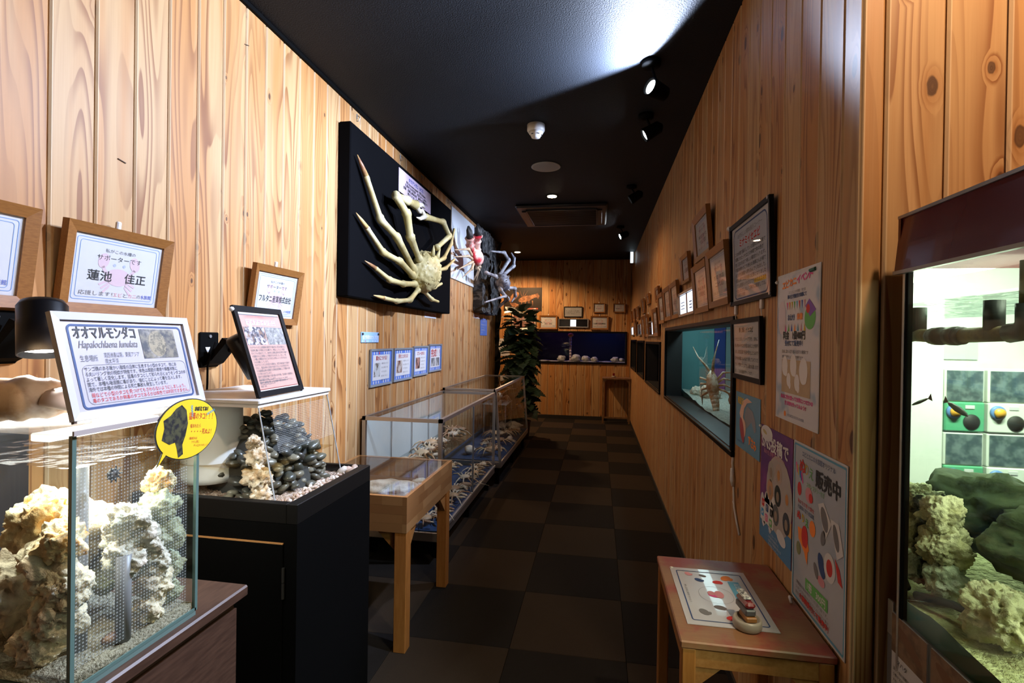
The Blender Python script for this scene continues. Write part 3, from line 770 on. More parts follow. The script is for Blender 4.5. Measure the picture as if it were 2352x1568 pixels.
# big conch on the lid
CONCH = two('conch', (.50, .34, .19), (.30, .15, .055), 16, .45, .4, .65, 5, .1, (.75, .66, .56), (1, 1, 1))
t = thing('conch_shell', 'large brown conch shell lying on the octopus tank lid', 'shell', Matrix.Translation((-1.005, .757, 1.184)) @ Matrix.Rotation(.75, 4, 'Z'))
pts = []; rad = []
for k in range(25):
    s = k/24; pts.append((-.13+.24*s, .008*math.sin(s*9), .047-.018*abs(s-.5))); 
    rr = .046*math.sin(PI*min(1, s*1.02))**.8*(1-.25*s)+.002; rad.append(rr*(1+.07*math.sin(s*42)))
MB().tube(pts, rad, 24, True, .8).build('body_whorl', CONCH, t, True)
MB().tube([(.02, -.03, .05), (.06, -.046, .045), (.10, -.03, .04)], [.02, .026, .008], 14, True, .5).build('lip', plain('conch_lip', (.75, .6, .48), .35), t, True)

# ------------------------------------------------------------------ white octopus sign on the lid
def lean_M(bl, br, tl):
    bl, br, tl = Vector(bl), Vector(br), Vector(tl)
    u = (br-bl).normalized(); v = tl-bl; v = (v-u*v.dot(u)).normalized(); n = u.cross(v)
    M = Matrix((u, v, n)).transposed().to_4x4(); M.translation = (bl+br)/2
    return M, (br-bl).length
M, W = lean_M((-.881, .718, 1.196), (-.893, 1.022, 1.196), (-.930, .718, 1.379)); H = .194
WFR = plain('white_frame', (.52, .52, .53), .3)
PALESHEET = plain('lilac_sheet', (.45, .43, .50), .4, coat=.1)
t, sh, z = picture('octopus_sign', 'white framed octopus notice with blue border on the tank lid', 'sign', M, W, H, .014, .010, WFR, None, PALESHEET, True, .15)
P = Print(sh, z+.0006); a = W/2
def U(f): return -a+W*f
def V(f): return H*(1-f)
P.outline(U(.085), V(.915), U(.93), V(.105), .0042, .010, INKNAVY)
P.text('オオマルモンダコ', U(.12), V(.235), .026, INK, W*.415, 'L', bold=.0006)
P.text('Hapalochlaena lunulata', U(.135), V(.335), .02, INKGREY, W*.40, 'L', slant=.25)
P.text('生息場所', U(.13), V(.46), .013, INKGREY, W*.11, 'L')
P.text('南西諸島以南、東南アジア', U(.285), V(.43), .011, INKGREY, W*.25, 'L'); P.text('南太平洋', U(.285), V(.49), .011, INKGREY, W*.09, 'L')
OCTP = two('octopus_photo', (.02, .022, .03), (.22, .19, .13), 60, .5, .35, .65, 6, 0, (.35, .33, .30))
P.rect(U(.57), V(.46), U(.86), V(.14), OCTP)
P.disc(U(.70), V(.30), .022, two('octopus_body', (.10, .085, .05), (.30, .25, .15), 120, .5), .028, dz=.0002)
P.outline(U(.125), V(.875), U(.905), V(.50), .0007, .012, INKGREY)
P.lines(['サンゴ礁のある暖かい海域の沿岸に生息する小型のタコで、体にあ', 'る丸いリング状の斑紋が特徴です。体色は周囲の環境や興奮状態に', 'よって著しく変化します。猛毒のタコとして知られるヒョウモンダコの仲', '間で、本種も唾液腺に毒があり、噛むことによって毒を注入します。', '海外では本種の仲間による死亡事故も発生しています。'], U(.14), V(.555), .0092, .0095, INK, W*.75)
P.lines(['磯などで小型のタコを見つけてもさわらないようにしましょう。', '毒のタコであるか無毒のタコであるかは体色では判別できません。'], U(.15), V(.805), .0092, .0098, INKRED, W*.735)
P.done()
for u in (-a+.004, a-.004):
    MB().tube([(u, -.004, .004), (u, .004, .004)], .004, 8).build('foot', plain('rubber_brown', (.12, .08, .06), .6), t)
# yellow speech balloon card
t = thing('speech_balloon_card', 'round yellow speech balloon card with a dark octopus on the tank glass', 'card', face_M((TX1+.009, .925, 1.152), '+X'))
poly = []
for k in range(48):
    an = 2*PI*k/48; poly.append((.0785*math.cos(an), .0605*math.sin(an)))
    if k == 29: poly.append((-.0745, -.062))
YEL = plain('yellow_card', (.80, .58, .02), .5)
o2 = [(x*1.035, y*1.035) for x, y in poly]
MB().prism(o2, 0, .0012).build('border', INK, t)
card = MB().prism(poly, .0012, .002).build('card_face', YEL, t)
P = Print(card, .0023)
oc = [(-.018, .052), (-.006, .04), (-.002, .012), (-.008, -.012), (-.016, -.03), (-.014, -.05), (-.026, -.055), (-.03, -.035), (-.034, -.022), (-.048, -.024), (-.066, -.012), (-.06, .01), (-.062, .026), (-.045, .034), (-.032, .046)]
P.poly(oc[::-1], two('octopus_cutout', (.015, .015, .018), (.07, .07, .035), 90, .5))
P.text('おぼえてね！', .034, .034, .010, INK, .036, rot=-.12, bold=.0005)
P.text('猛毒のタコ！！！', .033, .016, .016, INKRED, .066, rot=-.14)
P.text('噛まれたら', .018, .000, .009, INKRED, .028, rot=-.14)
P.text('・・・・死ぬよ！', .034, -.016, .013, INKRED, .056, rot=-.16)
P.text('（毒成分は', .012, -.024, .006, INKRED, .022, rot=-.14); P.text('フグと同じ', .018, -.033, .006, INKRED, .022, rot=-.14); P.text('テトロドトキシン）', .033, -.043, .006, INKRED, .04, rot=-.16)
for k in range(4): P.outline(.006+.0005*k, .042-.006*k, .0105+.0005*k, .048-.006*k, .0012, .002, INKTEAL)
for k in range(4): P.outline(.048+.006*k, .0215+.002*k, .0545+.006*k, .026+.002*k, .0012, .002, INKTEAL)
P.done()

# ------------------------------------------------------------------ pebble-crab tank in its black cabinet
t = thing('tank_cabinet', 'tall black cabinet holding the pebble crab tank', 'cabinet', Matrix.Translation((-1.135, 1.572, 0)))
o = Vector((-1.135, 1.572, 0)); CX0, CX1, CY0, CY1, CZ = -1.41, -.85, 1.336, 1.811, .859
mb = at_o(MB(), o)
mb.box((CX0, CY0, .0), (CX1, CY1, .80))
mb.build('body', BLACK, t)
for nm, a, b in (('rim_board', (CX1-.035, CY0, .80), (CX1, CY1, CZ)), ('rim_board', (CX0, CY0, .80), (CX1-.035, CY0+.025, CZ)),
                 ('rim_board', (CX0, CY1-.018, .80), (CX1-.035, CY1, CZ))):
    at_o(MB(), o).cbox(a, b, .002).build(nm, plain('black_rim', (.005, .0045, .004), .5, spec=.15), t)
d = at_o(MB(), o).cbox((-1.36, CY0-.006, .06), (-.892, CY0-.0005, .742), .001).build('door', BLACK, t)
EDGEBAND = plain('door_edge', (.42, .2, .07), .5)
at_o(MB(), o).box((-1.36, CY0-.006, .742), (-.892, CY0-.0005, .7455)).build('door_edge', EDGEBAND, d)
for z in (.63, .17):
    at_o(MB(), o).tube([(-.889, CY0-.006, z-.045), (-.889, CY0-.006, z)], .004, 8).build('hinge', plain('dark_hinge', (.05, .05, .05), .4, .6), d)
    at_o(MB(), o).tube([(-.889, CY0-.006, z+.003), (-.889, CY0-.006, z+.045)], .004, 8).build('hinge', plain('dark_hinge', 0), d)
# tank: front glass slopes
BZ, LZ = .805, 1.137
FB, FT = -.952, -1.022; Y0, Y1 = 1.392, 1.788; RB = -1.375
o = Vector((-1.16, 1.59, BZ))
t = thing('pebble_tank', 'glass tank with sloping front and white lid in the black cabinet', 'aquarium', Matrix.Translation(o))
def quadpane(pts, name, mt):
    return at_o(MB(), o).add(pts, [(0, 1, 2, 3)]).build(name, mt, t)
quadpane([(FB, Y0, BZ), (FB, Y1, BZ), (FT, Y1, LZ), (FT, Y0, LZ)], 'front_pane', GLASS)
quadpane([(RB, Y0, BZ), (FB, Y0, BZ), (FT, Y0, LZ), (RB, Y0, LZ)], 'end_pane', GLASS)
quadpane([(RB, Y1, BZ), (FB, Y1, BZ), (FT, Y1, LZ), (RB, Y1, LZ)], 'end_pane', GLASS)
for y in (Y0, Y1): at_o(MB(), o).tube([(FB, y, BZ), (FT, y, LZ)], .0022, 6).build('corner_seam', plain('seam_grey', (.35, .37, .38), .25), t)
WLID = plain('white_lid', (.66, .66, .64), .35)
at_o(MB(), o).cbox((RB-.005, Y0-.012, LZ), (FT+.012, Y1+.01, LZ+.014), .003).build('lid', WLID, t)
at_o(MB(), o).box((RB-.002, Y0-.008, LZ-.01), (FT+.006, Y1+.004, LZ)).build('lid_rim', plain('lid_rim_white', (.7, .7, .7), .3), t)
mb = MB().flat([(-.15, .12), (.18, .12), (.175, .26), (-.15, .26)], 0)
fM = Matrix((Vector((0, 1, 0)), Vector((FT-FB, 0, LZ-BZ)).normalized(), Vector((LZ-BZ, 0, FB-FT)).normalized())).transposed().to_4x4(); fM.translation = Vector((FB-.005, 1.59, BZ+.055))
mb.build('dotted_screen', dotted('dotted_film_fine', .0058, .22, .03), t, M=Matrix.Translation(-o) @ fM)
# water
wm = glass('tea_water', (.72, .60, .40), .6)
at_o(MB(), o).add([(RB+.004, Y0+.004, .935), (FB-.035, Y0+.004, .935), (FB-.035, Y1-.004, .935), (RB+.004, Y1-.004, .935)], [(0, 1, 2, 3)]).build('water_surface', wm, t)
# white filter drum
mb = MB().lathe([(.085, 0), (.09, .02), (.09, .24), (.086, .25), (.0, .25)], 32)
tag(mb.build('filter_drum', plain('drum_white', (.78, .80, .80), .5), None, True, Matrix.Translation((-1.26, 1.49, .87))), 'round white drum standing at the left inside the pebble tank', 'drum')
# gravel and mound
GRAV = two('pink_gravel', (.62, .45, .34), (.36, .24, .17), 130, .9, .35, .6, 3, 1.0, (.72, .62, .54))
mb = MB(); vs = []; fs = []; n = 44
X0, X1 = -1.37, -.888; G0, G1 = CY0+.027, CY1-.02
for i in range(n+1):
    for j in range(n+1):
        x = X0+(X1-X0)*i/n; y = G0+(G1-G0)*j/n
        vs.append((x, y, .832+.010*noise.noise((x*90, y*90, 4))+.008*noise.noise((x*14, y*14, 4))))
for i in range(n):
    for j in range(n): fs.append((i*(n+1)+j, (i+1)*(n+1)+j, (i+1)*(n+1)+j+1, i*(n+1)+j+1))
mb.add(vs, fs); tag(mb.build('gravel', GRAV, None, True), 'pinkish gravel along the rim of the black cabinet', 'gravel', kind='stuff')
gm = []
for k in range(5):
    bm = bmesh.new(); bmesh.ops.create_icosphere(bm, subdivisions=2, radius=1)
    for v in bm.verts:
        p = v.co.copy(); dd = 1+.28*noise.noise(p*1.1+Vector((k*5, 2, 1)))
        v.co = Vector((p.x*dd*1.25, p.y*dd*.95, p.z*dd*.62))
    me = MB().bm(bm).mesh('pebble'); me.polygons.foreach_set('use_smooth', [True]*len(me.polygons)); gm.append(me)
def randmat(name, cols, rough=.45):
    mt, nt, b = newmat(name); oi = nd(nt, 'ShaderNodeObjectInfo')
    cr = nd(nt, 'ShaderNodeValToRGB'); cr.color_ramp.interpolation = 'CONSTANT'
    e = cr.color_ramp.elements; e[0].color = cols[0]+(1,); e[1].color = cols[1]+(1,); e[1].position = 1/len(cols)
    for i, c in enumerate(cols[2:]):
        q = e.new((i+2)/len(cols)); q.color = c+(1,)
    nt.links.new(oi.outputs['Random'], cr.inputs[0])
    n = nz(nt, objco(nt), 2.5, 4)
    nt.links.new(mixc(nt, mth(nt, 'MULTIPLY', n, .5), cr.outputs[0], (.06, .06, .05)), b.inputs['Base Color']); b.inputs['Roughness'].default_value = rough
    MATS[name] = mt; return mt
PEB = randmat('pebble_stone', [(.07, .07, .055), (.13, .12, .085), (.05, .055, .045), (.20, .18, .13), (.10, .09, .065), (.26, .24, .18), (.04, .042, .038)], .3)
WPEB = randmat('white_gravel', [(.6, .5, .42), (.5, .35, .27), (.68, .62, .55), (.42, .3, .22)], .7)
random.seed(11)
mc = Vector((-1.15, 1.61, .815)); mr = Vector((.185, .175, .25))
rock('rock_mound', 'dark rock core of the pebble mound in the sloping tank', 'rock', mc, .9, 5, plain('mound_dark', (.03, .03, .026), .8, var=.4, scale=30), 4, .12, 2, .05, 6, sq=(mr.x*1.02, mr.y*1.02, mr.z*1.02))
c0 = 0
for k in range(230):
    th = random.uniform(0, 2*PI); ph = math.acos(random.uniform(.0, 1))
    dr = Vector((math.sin(ph)*math.cos(th), math.sin(ph)*math.sin(th), math.cos(ph)))
    if dr.x < -.35: dr.x = -dr.x*.8
    p = mc+Vector((dr.x*mr.x, dr.y*mr.y, dr.z*mr.z))*random.uniform(.98, 1.06)
    fx = FB+(FT-FB)*(p.z-BZ)/(LZ-BZ)
    p.x = min(p.x, fx-.02); p.y = max(min(p.y, Y1-.02), Y0+.02)
    s = random.uniform(.010, .018) if dr.z > .6 else random.uniform(.014, .024)
    R = Euler((random.uniform(-.5, .5), random.uniform(-.5, .5), random.uniform(0, 6))).to_matrix().to_4x4()
    ob = link('pebble', random.choice(gm), PEB, None, M=Matrix.Translation(p) @ R @ Matrix.Scale(s, 4))
    tag(ob, 'dark rounded pebble piled on the mound in the sloping tank', 'pebble', 'pebbles heaped in the sloping tank')
gw = []
for me in gm:
    m2 = me.copy(); m2.materials.clear(); m2.materials.append(WPEB); gw.append(m2)
for k in range(110):
    y = random.uniform(1.40, 1.78); x = random.uniform(-.945, -.893)
    R = Euler((random.uniform(-1, 1), random.uniform(-1, 1), random.uniform(0, 6))).to_matrix().to_4x4()
    s = random.uniform(.004, .008) if k > 6 else random.uniform(.012, .02)
    if k <= 6: y = 1.745+.008*k
    ob = link('gravel_stone', random.choice(gw), None, None, M=Matrix.Translation((x, y, .842+s*.3)) @ R @ Matrix.Scale(s, 4))
    tag(ob, 'pale pink gravel stone along the front rim of the black cabinet', 'gravel stone', 'gravel stones on the cabinet rim')
# weeds on top of the mound
WEED = plain('dark_weed', (.02, .022, .018), .5, var=.5)
for k in range(16):
    a = random.uniform(0, 2*PI); r = random.uniform(.02, .10)
    b = mc+Vector((r*math.cos(a)*.8, r*math.sin(a), .235-r*.5))
    pts = [b]; q = random.uniform(0, 6)
    for i in range(7): pts.append(pts[-1]+Vector((.010*math.cos(q+i*.9), .012*math.sin(q+i*.9), .006*(1-i/5))))
    tag(MB().tube(pts, [.004, .006, .006, .005, .005, .004, .003, .002], 6, True, .5).build('weed_curl', WEED, None, True), 'curly dark weed on top of the pebble mound', 'weed', 'weed curls on the pebble mound')
CORAL = two('coral_white', (.68, .58, .44), (.45, .3, .16), 40, .9, .4, .65, 5, .5)
for i, (x, y, z, r, lb) in enumerate(((-1.045, 1.432, .90, .04, 'tan coral lump at the left of the pebble tank under water'), (-1.06, 1.44, .965, .032, 'white coral lump rising from the water in the pebble tank'), (-1.065, 1.435, 1.01, .022, 'topmost white coral lump at the left of the pebble tank'), (-1.03, 1.425, .85, .03, 'brownish coral lump low at the left of the pebble tank'))):
    rock('coral_piece', lb, 'coral', (x, y, z), r, i+40, CORAL, 4, .5, 2, .22, 5, 'coral pieces in the pebble tank', pits=.2)

# pink crab notice in its black frame on the lid
M, W = lean_M((-1.04, 1.409, 1.1525), (-1.056, 1.677, 1.1525), (-1.133, 1.409, 1.438)); H = .302
PINK = plain('salmon_sheet', (.55, .335, .28), .45, coat=.1)
BFR = plain('black_frame', (.006, .006, .007), .45, spec=.15)
t, sh, z = picture('crab_notice', 'salmon pink crab notice in a leaning black frame on the white lid', 'sign', M, W, H, .018, .010, BFR, None, PINK, True, .1)
P = Print(sh, z+.0006)
def U(f): return -W/2+W*f
def V(f): return H*(1-f)
P.rect(U(.09), V(.085), U(.91), V(.055), INKWHITE); P.rect(U(.09), V(.095), U(.91), V(.085), INKGREY); P.rect(U(.09), V(.945), U(.91), V(.925), INKWHITE); P.rect(U(.09), V(.927), U(.91), V(.917), plain('ink_maroon', (.25, .04, .03), .6))
P.text('こんな生きものがいます“新種が発見された”ということです', U(.5), V(.12), .009, plain('ink_rose', (.72, .25, .25), .6), W*.62)
P.rect(U(.19), V(.205), U(.80), V(.145), plain('ink_lav_panel', (.5, .5, .62), .6))
P.text('マメアカイソガニ', U(.5), V(.195), .019, plain('ink_rose', 0), W*.58, bold=.0004)
P.rect(U(.11), V(.43), U(.51), V(.225), two('pebble_photo', (.05, .05, .07), (.55, .52, .55), 70, .5, .4, .6, 3, 0, (.25, .15, .1)))
P.rect(U(.53), V(.43), U(.93), V(.225), two('sand_photo', (.20, .20, .20), (.42, .41, .38), 90, .5, .35, .65, 6, 0, (.12, .12, .12)))
body = ['マメアカイソガニは潮間帯の転石下や礫の多い砂浜の間隙水に', '生息時に暮らす非常に小さな種です。甲長として七ミリ程度', 'のとても小型のカニで、2009年に和歌山県の白浜町の海岸で', 'の個体をもとに新種として報告が行われました。また、一般', 'この種しか確認がされておりませんが探しにくいだけなのか', '少なる種としています。', 'マメアカイソガニが生息する場所は、自然な礫の転がり海岸で', '少なく、周辺の様々な変化で生息できなくなる可能性があり', 'その為和歌山県や近隣県では準絶滅危惧種として掲載の必要', 'だと考えられています。', '国内では房総半島から屋久島の太平洋側、石川県から島根県の', '日本海側に分布しています。', '館内では飼育が難しいため観察や撮影はお気をつけて下さい']
P.lines(body, U(.13), V(.47), .0088, .0098, INKGREY, W*.77)
P.lines(['Naruse, T., Yamasaki, I. and Shirai, M. 2009', 'A new species of varunid crab from Wakayama', 'Crustacean Research 38', '図版提供　水族館'], U(.13), V(.83), .006, .0068, INKGREY, W*.6)
P.done()
for u in (-W/2+.01, W/2-.01): MB().tube([(u, -.003, .004), (u, .003, .004)], .004, 8).build('foot', BLACK, t)
MB().ball((-W/2, H-.012, .004), .008, 2).build('corner_cap', plain('clear_cap', (.7, .7, .7), .2), t, True)

# ------------------------------------------------------------------ beech showcase table
BX0, BX1, BY0, BY1, BZ0, BZ1 = -1.345, -.788, 2.037, 2.712, .515, .669
o = Vector((-1.066, 2.375, 0))
t = thing('beech_showcase', 'beech wood showcase table with glass top and shells inside', 'showcase', Matrix.Translation(o))
def strips(name, a, b, axis, n):
    """panel glued up from short staves, each its own part"""
    a = list(a); b = list(b); zs = [a[2]+(b[2]-a[2])*k/4 for k in range(5)]
    p = at_o(MB(), o).box([a[i]+(.0008 if i != 2 else 0) for i in range(3)], [b[i]-(.0008 if i != 2 else 0) for i in range(3)]).build(name, BEECH, t)
    for r in range(4):
        cuts = sorted([a[axis], b[axis]]+[a[axis]+(b[axis]-a[axis])*((k+.5*(r % 2)+random.uniform(-.15, .15))/n) for k in range(1, n)])
        for c0, c1 in zip(cuts[:-1], cuts[1:]):
            if c1-c0 < .01: continue
            aa = a[:]; bb = b[:]; aa[axis], bb[axis] = c0, c1; aa[2], bb[2] = zs[r]+.0002, zs[r+1]-.0002
            s = at_o(MB(), o).box(aa, bb).build('stave', STAVE, p)
STAVE = randmat('beech_stave', [(.30, .135, .042), (.26, .11, .032), (.35, .17, .06), (.22, .085, .022), (.28, .125, .038)], .4)
strips('front_panel', (BX1-.02, BY0, BZ0), (BX1, BY1, BZ1), 1, 5)
strips('end_panel', (BX0, BY0, BZ0), (BX1-.02, BY0+.02, BZ1), 0, 3)
strips('end_panel', (BX0, BY1-.02, BZ0), (BX1-.02, BY1, BZ1), 0, 3)
strips('rear_panel', (BX0, BY0+.02, BZ0), (BX0+.02, BY1-.02, BZ1), 1, 5)
at_o(MB(), o).box((BX0+.02, BY0+.02, BZ0+.005), (BX1-.02, BY1-.02, BZ0+.02)).build('bottom_board', BEECH, t)
at_o(MB(), o).box((BX0+.008, BY0+.008, BZ1-.004), (BX1-.008, BY1-.008, BZ1+.002)).build('glass_top', CASEGLASS, t)
lw_ = .055
for x, y in ((BX1-lw_, BY0+.002), (BX1-lw_, BY1-.09), (BX0+.01, BY0+.002), (BX0+.01, BY1-.09)):
    at_o(MB(), o).cbox((x, y, 0), (x+lw_-.001, y+lw_, BZ0), .002).build('leg', BEECHV, t)
GUS = BEECH
for (x, y, ax, s) in ((BX1-lw_, BY0+.03, 0, -1), (BX1-.03, BY0+lw_, 1, 1), (BX1-.03, BY1-.09, 1, -1), (BX1-lw_, BY1-.06, 0, -1)):
    L = .10
    if ax == 0: p = [(x, y, BZ0), (x+s*L, y, BZ0), (x, y, BZ0-L)]; q = [(a, b+.02, c) for a, b, c in p]
    else: p = [(x, y, BZ0), (x, y+s*L, BZ0), (x, y, BZ0-L)]; q = [(a+.02, b, c) for a, b, c in p]
    at_o(MB(), o).add(p+q, [(0, 1, 2), (5, 4, 3), (0, 3, 4, 1), (1, 4, 5, 2), (2, 5, 3, 0)]).build('corner_brace', GUS, t)
SHELLW = two('pale_shell', (.62, .55, .45), (.42, .34, .25), 14, .6, .4, .65, 6, .6, (.7, .68, .62))
GREYSH = two('grey_shell', (.45, .45, .45), (.2, .2, .2), 20, .5, .4, .65, 5, .4)
sz = BZ0+.02
rock('oyster_shell', 'big pale oyster-like shell in the middle of the beech showcase', 'shell', (-1.03, 2.42, sz+.045), .11, 3, SHELLW, 4, .35, 1.6, .12, 6, sq=(1.25, .75, .38))
rock('shell_lump', 'grey white shell lump at the rear of the beech showcase', 'shell', (-1.20, 2.38, sz+.05), .065, 8, GREYSH, 4, .4, 2, .15, 5, sq=(1, 1, .7))
rock('shell_lump', 'brownish rough shell at the left of the beech showcase', 'shell', (-1.22, 2.25, sz+.04), .06, 9, SHELLW, 4, .5, 2, .2, 5, sq=(1, 1.1, .6))
rock('shell_lump', 'purple and white shell near the front corner of the beech showcase', 'shell', (-.93, 2.15, sz+.022), .05, 10, two('purple_shell', (.7, .66, .7), (.22, .2, .45), 18, .4, .45, .6, 4, .3), 4, .3, 2, .1, 5, sq=(1.3, .8, .42))
rock('shell_lump', 'small red brown shell beside the purple shell in the beech showcase', 'shell', (-1.03, 2.14, sz+.02), .032, 12, two('red_shell', (.35, .12, .06), (.55, .4, .3), 30, .5), 3, .3, 2, .1, 5, sq=(1.2, .9, .6))
rock('shell_lump', 'white curled shell at the far end of the beech showcase', 'shell', (-.9, 2.56, sz+.03), .055, 13, SHELLW, 4, .4, 2, .15, 5, sq=(1.2, .9, .6))
for i, (x, y) in enumerate(((-1.12, 2.2), (-1.1, 2.27), (-.88, 2.3))):
    rock('shell_lump', 'tiny pebble-like shell, %s, in the beech showcase' % ('nearest the glass end', 'between the larger shells', 'by the front panel')[i], 'shell', (x, y, sz+.014), .022, 20+i, GREYSH, 3, .3, 2, .1, 5, sq=(1, 1, .7))

# ------------------------------------------------------------------ giant spider crab board
BXF = -1.355
t = thing('crab_board', 'large black felt board with a mounted cream spider crab', 'display board', face_M((XL, 3.553, 1.57), '+X'))
MB().cbox((-.965, 0, .002), (.965, .965, -XL+BXF), .006).build('felt_panel', BLACKFELT, t)
o = Vector((BXF, 3.59, 1.85))
CRABM = two('crab_cream', (.60, .50, .23), (.43, .33, .13), 9, .45, .35, .7, 5, .25, (.68, .60, .34))
CRABT = two('crab_tip', (.60, .42, .16), (.25, .11, .05), 6, .45, .4, .6, 4)
t = thing('spider_crab', 'cream giant spider crab with long jointed legs on the black board', 'crab specimen', Matrix.Translation(o))
def crab_limb(name, pts, r, parent, o, mt, tipmt=None, out=.06, joints=None):
    """jointed limb: swollen at the joints, thinner between"""
    P3 = []; R3 = []
    n = len(pts)
    for i in range(n-1):
        a, b = Vector(pts[i]), Vector(pts[i+1])
        ra = r[i]; rb = r[i+1]
        for s, f in ((0, 1.18), (.07, 1.22), (.13, .88), (.5, .90), (.86, 1.0), (.94, 1.15)):
            P3.append(a.lerp(b, s)); R3.append((ra+(rb-ra)*s)*f)
    P3.append(Vector(pts[-1])); R3.append(r[-1])
    at_o(MB(), o).tube(P3, R3, 10).build(name, mt, parent, True)
def yz(l, xs): return [(xs[i] if hasattr(xs, '__len__') else xs, y, z) for i, (y, z) in enumerate(l)]
L1 = [(3.512, 1.836), (3.419, 1.833), (3.094, 1.995), (2.89, 2.059), (2.713, 2.273), (2.628, 2.361)]
L2 = [(3.487, 1.784), (3.408, 1.789), (3.143, 1.847), (2.935, 1.868), (2.73, 1.98), (2.622, 2.037)]
L3 = [(3.516, 1.734), (3.449, 1.732), (3.216, 1.706), (3.04, 1.712), (2.853, 1.762), (2.736, 1.788)]
L4 = [(3.572, 1.716), (3.518, 1.695), (3.339, 1.608), (3.163, 1.586), (2.983, 1.593), (2.858, 1.599)]
for l, r0_ in ((L1, .026), (L2, .024), (L3, .022), (L4, .020)):
    p = yz(l, [-1.31, -1.30, -1.29, -1.31, -1.325, -1.335])
    crab_limb('leg', p[:5], [r0_, r0_, r0_*.92, r0_*.82, r0_*.6], t, o, CRABM)
    at_o(MB(), o).tube([p[4], Vector(p[4]).lerp(Vector(p[5]), .5), p[5]], [r0_*.62, r0_*.45, .002], 10).build('leg_tip', CRABT, t, True)
C1 = [(3.551, 1.905), (3.482, 1.914), (3.251, 2.026), (3.154, 2.161), (3.012, 2.243)]
crab_limb('claw_arm', yz(C1, [-1.30, -1.28, -1.26, -1.25, -1.27]), [.024, .024, .028, .028, .026], t, o, CRABM)
crab_limb('claw_arm', yz([(3.012, 2.243), (3.20, 2.26), (3.40, 2.282)], [-1.27, -1.27, -1.28]), [.024, .028, .03], t, o, CRABM)
CLAWW = plain('claw_white', (.8, .74, .6), .35)
for tip, mid in (((3.605, 2.311), (3.52, 2.315)), ((3.551, 2.258), (3.47, 2.255))):
    at_o(MB(), o).tube([(-1.28, 3.40, 2.282), (-1.28, mid[0], mid[1]), (-1.285, tip[0], tip[1])], [.022, .015, .003], 10).build('pincer', CLAWW, t, True)
C2 = [(3.783, 2.049), (4.022, 2.19), (3.909, 2.28), (3.557, 2.238)]
crab_limb('claw_arm', yz(C2, [-1.25, -1.22, -1.24, -1.27]), [.022, .022, .022, .024], t, o, CRABM)
for tip, mid in (((3.40, 2.196), (3.46, 2.20)), ((3.45, 2.262), (3.50, 2.27))):
    at_o(MB(), o).tube([(-1.27, 3.557, 2.238), (-1.27, mid[0], mid[1]), (-1.275, tip[0], tip[1])], [.02, .013, .003], 10).build('pincer', CLAWW, t, True)
for l, r0_ in (([(3.80, 1.92), (4.10, 2.02), (4.30, 2.18), (4.40, 2.33)], .018), ([(3.82, 1.87), (4.15, 1.94), (4.42, 2.06)], .016), ([(3.69, 1.72), (3.86, 1.75), (4.05, 1.80)], .017), ([(3.60, 1.70), (3.80, 1.65), (3.97, 1.643)], .016)):
    p = yz(l, -1.29); crab_limb('leg', p, [r0_]*(len(p)-1)+[r0_*.6], t, o, CRABM)
# carapace: warty egg with two horns
bm = bmesh.new(); bmesh.ops.create_icosphere(bm, subdivisions=5, radius=1)
for v in bm.verts:
    p = v.co.copy(); taper = 1-.28*max(0, p.z)**1.5
    w_ = 1+.05*noise.noise(p*4)+.11*max(0, noise.noise(p*15))+.05*max(0, noise.noise(p*8+Vector((4, 4, 4))))
    v.co = Vector((-1.30+max(p.x, -.25)*.12*w_, 3.645+p.y*.185*w_*taper+p.z*.02, 1.845+p.z*.155*w_))
at_o(MB(), o).bm(bm).build('carapace', CRABM, t, True)
for dy in (-.055, .05):
    at_o(MB(), o).tube([(-1.22, 3.66+dy, 1.955), (-1.215, 3.67+dy*1.2, 2.0), (-1.21, 3.68+dy*1.5, 2.035)], [.02, .012, .002], 8).build('horn', CRABM, t, True)
for k in range(26):
    th = random.uniform(-1.2, 1.2); ph = random.uniform(-1.2, 1.0)
    p = Vector((-1.30+.118*math.cos(th)*math.cos(ph), 3.645+.18*math.sin(th)*math.cos(ph), 1.845+.15*math.sin(ph)))
    at_o(MB(), o).ball(p, random.uniform(.007, .012), 1).build('wart', CRABM, t, True)
# lilac caption card on the board
t = thing('crab_caption', 'pale lilac caption card beside the spider crab on the black board', 'caption card', face_M((BXF+.002, 3.59, 2.345), '+X'))
sh = MB().box((-.33, 0, 0), (.33, .16, .003)).build('card', plain('lilac_card', (.58, .46, .58), .45), t)
P = Print(sh, .0034)
P.text('タカアシガニ（オス）', 0, .118, .03, INKBLUE, .30, bold=.0012)
for i, (s, w_) in enumerate((('学名 Macrocheira kaempferi　甲長 350.50mm', .40), ('生息地 日本近海　水深 50～1,200m', .44), ('採集　和歌山県串本町　鎌甲の玉蔵様より', .50), ('寄せられました標本　366cm', .34))):
    P.text(s, .0, .09-.024*i, .022, INK, w_, bold=.0007)
P.done()
for u in (-.31, .31): MB().ball((u, .148, .004), .006, 1).build('pin', ALU, t)

